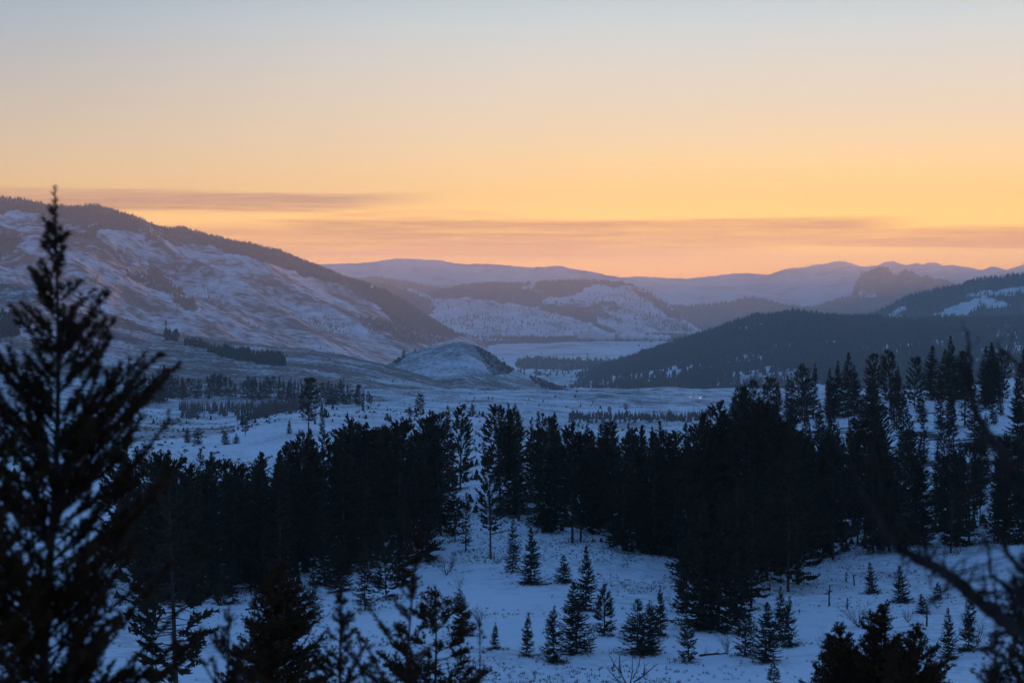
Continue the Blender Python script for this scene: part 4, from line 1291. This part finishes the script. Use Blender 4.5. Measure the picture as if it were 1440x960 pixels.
def near_fir(px, py, Y, prof, label, seed, whorl=0.16, per=5, asc=0.85, side_gap=0.04, side_len=0.16, per_m=330, nl=0.034, nw=0.009, clear=0.0, lean=0.0, tuft=False, name='fir_tree', cat='fir tree', trunk_r=0.012, hmax=99, rough=1.0):
    g = np.random.default_rng(seed)
    x = (px - 720) / F * Y
    zt = (HZ - py) / F * Y
    zb = gz(x, Y)
    H = zt - zb
    e = bpy.data.objects.new(name, None); COL.objects.link(e)
    e.location = (x - lean * H, Y, zb)
    tag(e, label, cat)
    ax = lambda h: np.array([lean * h + 0.02 * H * math.sin(h * 1.1 + seed) * (1 - h / H), 0.015 * H * math.sin(h * .9 + 2 * seed) * (1 - h / H), h])
    hs = np.linspace(-0.3, H - 0.02, 26)
    v, f = tubes([(np.array([ax(h) for h in hs]), np.maximum(trunk_r * (H - hs) + 0.004, 0.004))], 8)
    link('trunk', mesh_np('trunk', v, f, M_bark_near, True), e)
    S, D, Ls, lines = [], [], [], []
    d = 0.05
    pd = [p[0] for p in prof]; pr = [p[1] for p in prof]
    # leader
    S.append(ax(H - 0.35)); D.append(unit(ax(H) - ax(H - 0.35))); Ls.append(0.35)
    while d < min(H * (1 - clear), hmax):
        for k in range(per + g.integers(-1, 2)):
            r = np.interp(d, pd, pr) * g.uniform(1 - 0.5 * rough, 1.12)
            if g.random() < 0.12 * rough:
                r *= 0.4
            if r < 0.03:
                continue
            a = g.random() * 6.283
            rise = asc * r * np.interp(d, [0, 2.5, 8], [1.3, 1.0, 0.45]) * g.uniform(0.7, 1.25)
            h1 = H - d - g.uniform(0, whorl)
            h0 = h1 - rise
            if h0 < 0.2:
                continue
            p0 = ax(h0); p1 = ax(h0) + np.array([math.cos(a) * r, math.sin(a) * r, rise])
            mid = (p0 + p1) / 2 - np.array([0, 0, 0.10 * r]) + g.normal(0, 0.02 * r, 3)
            tt = np.linspace(0, 1, 7)[:, None]
            C = p0 * (1 - tt) ** 2 + 2 * mid * tt * (1 - tt) + p1 * tt ** 2
            C += np.concatenate([np.zeros((1, 3)), np.cumsum(g.normal(0, 0.012 * r, (6, 3)), 0)])
            L = r * 1.3
            lines.append((C, np.linspace(0.004 + 0.007 * L, 0.002, 7)))
            seg = np.diff(C, axis=0)
            sl = np.linalg.norm(seg, axis=1)
            for q in range(6):
                if (tuft and q < 4) or (not tuft and q < 1):
                    continue
                S.append(C[q]); D.append(seg[q] / sl[q]); Ls.append(sl[q])
            n = max(int(L / side_gap), 2)
            t = g.uniform(0.15 if not tuft else 0.55, 1.0, n)
            for ti in t:
                qi = min(int(ti * 6), 5)
                b = C[qi] + seg[qi] * (ti * 6 - qi)
                ddir = unit(seg[qi] / sl[qi] * 0.9 + g.normal(0, 0.55, 3) * np.array([1, 1, 0.55]) + np.array([0, 0, 0.12]))
                l = side_len * (0.5 + 0.9 * (1 - ti)) * g.uniform(0.6, 1.3) * min(1, 0.45 + r)
                S.append(b); D.append(ddir); Ls.append(l)
                lines.append((np.stack([b, b + ddir * l]), [0.0022, 0.0012]))
        d += whorl * g.uniform(0.5, 1.3) * (1 + 0.25 * (d > 3.5))
    v, f = tubes(lines, 3)
    link('branch', mesh_np('branch', v, f, M_bark_near), e)
    S = np.array(S); D = np.array(D); Ls = np.array(Ls)
    v, f = needles(S, D, Ls, g, per_m, nl, nw)
    link('crown', mesh_np('crown', v, f, M_needle_near), e)
    return e


def near_trees():
    near_fir(77, 262, 14.0, [(0, 0.01), (0.18, 0.03), (0.24, 0.12), (0.5, 0.22), (0.8, 0.50), (1.05, 0.78), (1.5, 0.92), (2.0, 0.98), (2.6, 1.1), (3.6, 1.32), (7, 1.8)],
             'large blurred dark fir rising against the sky at the left edge', 1, per=7, whorl=0.13, trunk_r=0.009, nl=0.046, nw=0.012, side_len=0.13, side_gap=0.055, rough=1.15)
    near_fir(-70, 455, 13.0, [(0, 0.02), (0.3, 0.25), (0.8, 0.5), (1.6, 0.8), (6, 1.4)],
             'blurred fir mostly outside the left edge, left of the large one', 2, per=6, whorl=0.15, nl=0.046, nw=0.012, side_len=0.13, side_gap=0.055)
    near_fir(322, 848, 14.5, [(0, 0.02), (0.2, 0.14), (0.5, 0.28), (1.2, 0.5), (4, 0.8)],
             'blurred young fir tip in the lower left, right of the large fir', 3, per=7, whorl=0.13, asc=1.2, lean=0.03)
    near_fir(392, 786, 44.0, [(0, 0.05), (0.5, 0.45), (1.2, 0.9), (2.2, 1.15), (4, 1.5), (9, 2.2)],
             'dense sharp fir with twiggy outline at the bottom left of centre', 4, per=10, whorl=0.18, side_len=0.36, side_gap=0.06, per_m=90, nl=0.07, nw=0.03, asc=0.35, hmax=5)
    near_fir(590, 742, 16.0, [(0, 0.03), (0.15, 0.10), (0.5, 0.16), (0.75, 0.5), (1.2, 0.62), (1.6, 0.75), (4, 1.0)],
             'blurred brownish straggly fir at the bottom left of centre, its leader leaning right', 5, per=4, whorl=0.17, lean=0.10, asc=1.1, rough=1.5, nl=0.046, nw=0.012, side_len=0.12, side_gap=0.055, trunk_r=0.007)
    near_fir(480, 815, 16.5, [(0, 0.03), (0.2, 0.12), (0.5, 0.3), (0.9, 0.42), (4, 0.8)],
             'blurred dark fir top left of the straggly one at the bottom', 6, per=6, whorl=0.15, asc=0.8, rough=1.3, nl=0.046, nw=0.012, side_len=0.12, side_gap=0.055)
    near_fir(612, 822, 34.0, [(0, 0.05), (0.3, 0.45), (0.7, 0.8), (1.3, 0.85), (2.0, 1.1), (8, 1.8)],
             'dark bushy open crowned pine top behind the straggly fir', 7, per=6, whorl=0.20, side_len=0.28, side_gap=0.05, per_m=110, nl=0.07, nw=0.022, asc=0.35, tuft=True, name='pine_tree', cat='pine tree', hmax=5)
    near_fir(674, 868, 24.0, [(0, 0.04), (0.12, 0.10), (0.4, 0.14), (0.7, 0.32), (1.1, 0.28), (5, 0.6)],
             'thin sapling pine with pompom needle tufts at the bottom beside the clearing', 8, per=2, whorl=0.26, side_len=0.10, side_gap=0.10, per_m=300, nl=0.06, nw=0.007, asc=1.2, tuft=True, name='pine_tree', cat='pine tree', trunk_r=0.006)
    near_fir(1240, 846, 40.0, [(0, 0.05), (0.5, 0.4), (1.0, 0.85), (1.6, 1.25), (3, 1.5), (9, 2.2)],
             'dark tufted fir top, tallest of the near group at the bottom right', 9, per=12, whorl=0.17, side_len=0.34, side_gap=0.06, per_m=90, nl=0.07, nw=0.03, asc=0.55, hmax=5)
    near_fir(1181, 878, 40.0, [(0, 0.05), (0.3, 0.35), (0.9, 0.6), (1.6, 0.75), (9, 1.6)],
             'smaller dark fir top left of the tallest one at the bottom right', 10, per=11, whorl=0.17, side_len=0.32, side_gap=0.06, per_m=90, nl=0.07, nw=0.03, asc=0.5, hmax=5)
    near_fir(1289, 878, 38.0, [(0, 0.05), (0.2, 0.12), (0.35, 0.5), (0.9, 0.85), (9, 1.8)],
             'dark fir top right of the tallest one, a thin spike for a leader', 11, per=12, whorl=0.17, side_len=0.32, side_gap=0.06, per_m=90, nl=0.07, nw=0.03, asc=0.6, hmax=5)
    near_fir(1400, 880, 15.0, [(0, 0.03), (0.2, 0.12), (0.6, 0.22), (4, 0.6)],
             'blurred drooping conifer top in the lower right corner', 12, per=8, whorl=0.11, asc=0.5, rough=1.3)
    near_fir(1452, 742, 15.0, [(0, 0.03), (0.2, 0.12), (0.5, 0.30), (1.2, 0.48), (4, 0.8)],
             'blurred conifer cut by the right edge near the lower corner', 13, per=8, whorl=0.12, asc=0.8, rough=1.3)
    # tall pine with a bare reddish stem behind the left firs
    x, y, z = (250 - 720) / F * 105, 105.0, gz((250 - 720) / F * 105, 105.0)
    plant('pine', x, y, z, 17, 'pine with bare reddish stem and dead lower branches behind the left firs', None, 0.9, 3)
    # bare forked sapling
    bare = np.random.default_rng(77)
    Y = 62.0
    x = (886 - 720) / F * Y
    zb = gz(x, Y)
    zt = (HZ - 924) / F * Y
    H = zt - zb
    e = bpy.data.objects.new('bare_sapling', None); COL.objects.link(e); e.location = (x, Y, zb)
    tag(e, 'leafless forked sapling with thin stems at the bottom edge of the clearing', 'sapling')
    px2 = Y / F
    v, f = tubes([(np.array([[0, 0, -.2], [0.03, 0, H * .3], [0, 0.02, H * .6], [0.02, 0, H - 45 * px2]]), [0.06, 0.05, 0.04, 0.03])], 6)
    link('stem', mesh_np('stem', v, f, M_twig), e)
    fork = [[(-2, -48), (2, -20), (3, 0)], [(-4, -40), (-14, -22), (-24, -8), (-30, 4)], [(3, -30), (12, -12), (14, 3)], [(4, -34), (18, -24), (33, -12), (38, -9)], [(-14, -22), (-16, -6), (-15, 2)],
            [(-2, -48), (-20, -30), (-34, -14)], [(18, -24), (20, -12)], [(-24, -8), (-26, -16)]]
    ls = []
    for fk in fork:
        P = np.array([[a * px2 + 0.02, bare.normal(0, 0.08), H + b * px2] for a, b in fk])
        ls.append((P, np.linspace(0.028, 0.009, len(P))))
        for _ in range(3):
            q = P[bare.integers(0, len(P))]
            ls.append((np.stack([q, q + unit(np.array([bare.normal(0, 1), bare.normal(0, 1), 1.4])) * bare.uniform(0.15, 0.4)]), [0.009, 0.004]))
    v, f = tubes(ls, 4)
    link('branch', mesh_np('branch', v, f, M_twig), e)


def dead_tree():
    """the leafless tree whose trunk stands just outside the frame; its crooked boughs reach in from the right"""
    g = np.random.default_rng(61)
    Y = 10.0
    X = lambda px: (px - 720) / F * Y
    Z = lambda py: (HZ - py) / F * Y
    tx = X(1640)
    zb = gz(tx, Y)
    e = bpy.data.objects.new('dead_tree', None); COL.objects.link(e); e.location = (tx, Y, zb)
    tag(e, 'leafless dead tree reaching blurred crooked boughs in from the right edge', 'dead tree')
    o = np.array([tx, Y, zb])
    T = np.array([[tx, Y, zb - .3], [tx + .05, Y, -3.0], [tx - .03, Y + .05, -1.4], [tx + .08, Y, 0.2], [tx + .15, Y, 1.6]])
    v, f = tubes([(T - o, [0.13, 0.11, 0.09, 0.06, 0.02])], 9)
    link('trunk', mesh_np('trunk', v, f, M_bark_near, True), e)

    def bough(pp, r0, r1, ntw, tws, leaves=0, yj=0.05):
        P = np.array([[X(a), Y + g.normal(0, yj), Z(b)] for a, b in pp])
        # refine with small kinks
        t = np.linspace(0, len(P) - 1, len(P) * 5)
        Q = np.stack([np.interp(t, np.arange(len(P)), P[:, i]) for i in range(3)], -1)
        Q += np.cumsum(g.normal(0, 0.005, Q.shape), 0) * 0.5 + g.normal(0, 0.004, Q.shape)
        r = np.interp(np.linspace(0, 1, len(Q)), [0, 1], [r0, r1]) * (0.8 + 0.55 * g.random(len(Q)))
        ls = []; tips = []
        for _ in range(ntw):
            i = g.integers(3, len(Q))
            d = unit(g.normal(0, 1, 3) * np.array([1, .7, 1]) + np.array([-0.3, 0, 0.5]))
            l = tws * g.uniform(0.4, 1.3)
            p = Q[i]
            pts = [p]
            for k in range(4):
                d = unit(d + g.normal(0, .3, 3)); pts.append(pts[-1] + d * l / 4)
            rr = max(r[i] * .3, 0.0016)
            ls.append((np.array(pts) - o, np.linspace(rr, 0.001, 5)))
            tips += [pts[-1], pts[2]]
            for k in range(2):
                q = pts[g.integers(1, 4)]
                dd = unit(d + g.normal(0, .7, 3))
                ls.append((np.stack([q, q + dd * l * .4]) - o, [rr * .6, 0.0008])); tips.append(q + dd * l * .4)
        v, f = tubes([(Q - o, r)] + ls, 6)
        b = link('bough', mesh_np('bough', v, f, M_bark_near, True), e)
        if leaves:
            tips = np.array(tips)
            c = tips[g.integers(0, len(tips), leaves)]
            n = 9
            base = np.repeat(c, n, 0) + g.normal(0, 0.008, (leaves * n, 3)) - o
            d = unit(g.normal(0, 1, base.shape)); s = unit(np.cross(d, g.normal(0, 1, d.shape)))
            V, Fc = tris(base, d, s, g.uniform(0.012, 0.028, len(base)), g.uniform(0.008, 0.016, len(base)))
            tag(link('withered_leaves', mesh_np('withered_leaves', V, Fc, M_needle_near), b), kind='stuff')
    bough([(1640, 960), (1560, 930), (1500, 908), (1440, 886), (1410, 872), (1382, 846), (1360, 828), (1335, 806), (1305, 792), (1280, 778), (1258, 752), (1240, 722), (1222, 688), (1206, 650), (1190, 622)], 0.044, 0.008, 90, 0.20, 20)
    bough([(1640, 840), (1580, 800), (1500, 742), (1450, 700), (1432, 672), (1408, 640), (1388, 612), (1374, 580), (1366, 540), (1364, 505), (1359, 462)], 0.036, 0.007, 34, 0.16, 0)
    bough([(1640, 640), (1560, 600), (1480, 545), (1440, 524), (1415, 505), (1396, 486)], 0.024, 0.005, 22, 0.14, 0)
    bough([(1640, 900), (1560, 850), (1480, 820), (1440, 800), (1420, 780), (1405, 745), (1380, 730)], 0.026, 0.005, 44, 0.20, 8)
    bough([(1305, 792), (1290, 760), (1262, 738), (1235, 690), (1222, 640), (1226, 600), (1240, 560), (1236, 540)], 0.010, 0.004, 40, 0.16, 40)
    bough([(1600, 720), (1520, 690), (1460, 660), (1420, 650), (1390, 676), (1370, 700), (1345, 712)], 0.016, 0.004, 40, 0.18, 8)
    bough([(1500, 742), (1470, 790), (1440, 830), (1418, 870), (1408, 915), (1390, 960)], 0.016, 0.004, 40, 0.20, 10)
    bough([(1500, 908), (1440, 850), (1400, 812), (1390, 780), (1378, 750)], 0.015, 0.004, 34, 0.18, 6)


near_trees()
dead_tree()


# ------------------------------------------------------------------ steam from the valley mill
def steam():
    m = bpy.data.materials.new('steam'); m.use_nodes = True
    nt = m.node_tree; nt.nodes.clear()
    tc = nd(nt, 'ShaderNodeTexCoord').outputs['Object']
    n = noise(nt, tc, 0.03, 5.0, 0.6)
    lw = nd(nt, 'ShaderNodeLayerWeight'); lw.inputs[0].default_value = 0.5
    edge = smooth(nt, lw.outputs['Facing'], 0.45, 1.0, 1.0, 0.0)
    a = math_node(nt, 'MULTIPLY', edge, smooth(nt, n, 0.25, 0.5, 0.5, 1.0))
    df = nd(nt, 'ShaderNodeBsdfDiffuse'); df.inputs[0].default_value = (0.95, 0.94, 0.92, 1)
    tr = nd(nt, 'ShaderNodeBsdfTransparent')
    mx = nd(nt, 'ShaderNodeMixShader')
    nt.links.new(a, mx.inputs[0]); nt.links.new(tr.outputs[0], mx.inputs[1]); nt.links.new(df.outputs[0], mx.inputs[2])
    out = nd(nt, 'ShaderNodeOutputMaterial')
    nt.links.new(mx.outputs[0], out.inputs[0])
    Y = 9800.0
    g = np.random.default_rng(4)
    for i, (lst, lab) in enumerate([
        ([(820, 476, 5), (824, 470, 6), (828, 464, 5), (829, 458, 3.5), (836, 470, 7), (846, 474, 7), (858, 478, 5)], 'tall white steam plume rising from the valley beside the central hill'),
        ([(876, 478, 5), (882, 473, 6), (890, 476, 6), (902, 479, 5), (916, 480, 4)], 'low rounded steam plume right of the tall one'),
        ([(922, 478, 4), (930, 477, 4), (938, 480, 3.5)], 'smallest faint steam puff at the right end of the row of plumes')]):
        import bmesh
        bm = bmesh.new()
        x0 = (lst[0][0] - 720) / F * Y; z0 = -250.0
        for px, py, r in lst:
            R_ = r * Y / F * 1.5
            b2 = bmesh.ops.create_icosphere(bm, subdivisions=3, radius=R_)
            c = Vector(((px - 720) / F * Y - x0, g.uniform(-10, 10), max((HZ - py) / F * Y - z0, R_ * 0.5)))
            for vv in b2['verts']:
                nn = float(fbm(np.array([vv.co.x / R_ * 1.3 + px]), np.array([(vv.co.y + vv.co.z) / R_ * 1.3 + py]), 3, 3)[0])
                vv.co = vv.co * (0.75 + 0.55 * nn)
                vv.co += c
        me = bpy.data.meshes.new('steam_plume'); bm.to_mesh(me); bm.free()
        me.materials.append(m)
        o = link('steam_plume', me); o.location = (x0, Y, z0)
        rm = o.modifiers.new('merge', 'REMESH'); rm.mode = 'VOXEL'; rm.voxel_size = 4.0
        tag(o, lab, 'steam plume', 'steam plumes over the valley', None)


steam()


def distant_car():
    x, y, z = at_ground(990, 559, 1200, 3600)
    e = bpy.data.objects.new('car', None); COL.objects.link(e); e.location = (x, y, z + 0.05); e.rotation_euler = (0, 0, rad(8))
    tag(e, 'tiny distant car with lit headlights on the pale fields under the dark hill', 'car')
    import bmesh

    def box(bm, cx, cy, cz, sx, sy, sz, top=1.0):
        r = bmesh.ops.create_cube(bm, size=1.0)['verts']
        for v in r:
            k = top if v.co.z > 0 else 1.0
            v.co = Vector((cx + v.co.x * sx * k, cy + v.co.y * sy * (0.5 + 0.5 * k), cz + v.co.z * sz))
    mp, nt, b = mat_new('car_paint'); b.inputs['Base Color'].default_value = (0.25, 0.25, 0.27, 1); b.inputs['Roughness'].default_value = 0.35
    mt, nt, b = mat_new('tyre'); b.inputs['Base Color'].default_value = (0.02, 0.02, 0.02, 1)
    ml, nt, b = mat_new('headlight'); b.inputs['Emission Color'].default_value = (1.0, 0.72, 0.48, 1); b.inputs['Emission Strength'].default_value = 3.0
    for nm, parts, m in (('body', [(0, 0, 0.65, 4.5, 1.8, 0.55, 0.97)], mp), ('cabin', [(0.2, 0, 1.2, 2.6, 1.6, 0.6, 0.7)], mt)):
        bm = bmesh.new()
        for q in parts: box(bm, *q)
        bmesh.ops.bevel(bm, geom=bm.edges[:], offset=0.08, segments=2, affect='EDGES')
        me = bpy.data.meshes.new(nm); bm.to_mesh(me); bm.free(); me.materials.append(m); link(nm, me, e)
    for sx in (-1.4, 1.4):
        for sy in (-0.85, 0.85):
            bm = bmesh.new(); bmesh.ops.create_cone(bm, cap_ends=True, segments=16, radius1=0.34, radius2=0.34, depth=0.22)
            me = bpy.data.meshes.new('wheel'); bm.to_mesh(me); bm.free(); me.materials.append(mt)
            o = link('wheel', me, e); o.location = (sx, sy, 0.34); o.rotation_euler = (rad(90), 0, 0)
    for sy in (-0.6, 0.6):
        bm = bmesh.new(); bmesh.ops.create_uvsphere(bm, u_segments=12, v_segments=8, radius=0.13)
        me = bpy.data.meshes.new('headlight'); bm.to_mesh(me); bm.free(); me.materials.append(ml)
        o = link('headlight', me, e); o.location = (-2.27, sy, 0.7)
    ld = bpy.data.lights.new('headlight_beam', 'SPOT'); ld.energy = 400000; ld.color = (1.0, 0.75, 0.52); ld.spot_size = rad(75); ld.spot_blend = 0.6; ld.shadow_soft_size = 0.1
    lo = bpy.data.objects.new('headlight_beam', ld); COL.objects.link(lo); lo.parent = e; lo.location = (-2.5, 0, 0.75)
    lo.rotation_euler = Vector((1, 0, 0.10)).to_track_quat('Z', 'Y').to_euler()


distant_car()


def build_haze():
    x0, x1, y0, y1, z0, z1 = -26000, 26000, -21000, HAZE_END, -306, HAZE_TOP
    V = [(x, y, z) for z in (z0, z1) for y in (y0, y1) for x in (x0, x1)]
    Fc = [(0, 2, 3, 1), (4, 5, 7, 6), (0, 1, 5, 4), (2, 6, 7, 3), (0, 4, 6, 2), (1, 3, 7, 5)]
    m = bpy.data.materials.new('haze')
    m.use_nodes = True
    nt = m.node_tree
    nt.nodes.clear()
    out = nd(nt, 'ShaderNodeOutputMaterial')
    v = nd(nt, 'ShaderNodeVolumePrincipled')
    v.inputs['Color'].default_value = (0.83, 0.86, 0.84, 1)
    v.inputs['Density'].default_value = HAZE
    v.inputs['Anisotropy'].default_value = HAZE_G
    nt.links.new(v.outputs[0], out.inputs['Volume'])
    me = mesh_np('haze', V, Fc, m)
    tag(link('haze', me), 'thin evening haze filling the valley air', 'haze', kind='stuff')


build_haze()
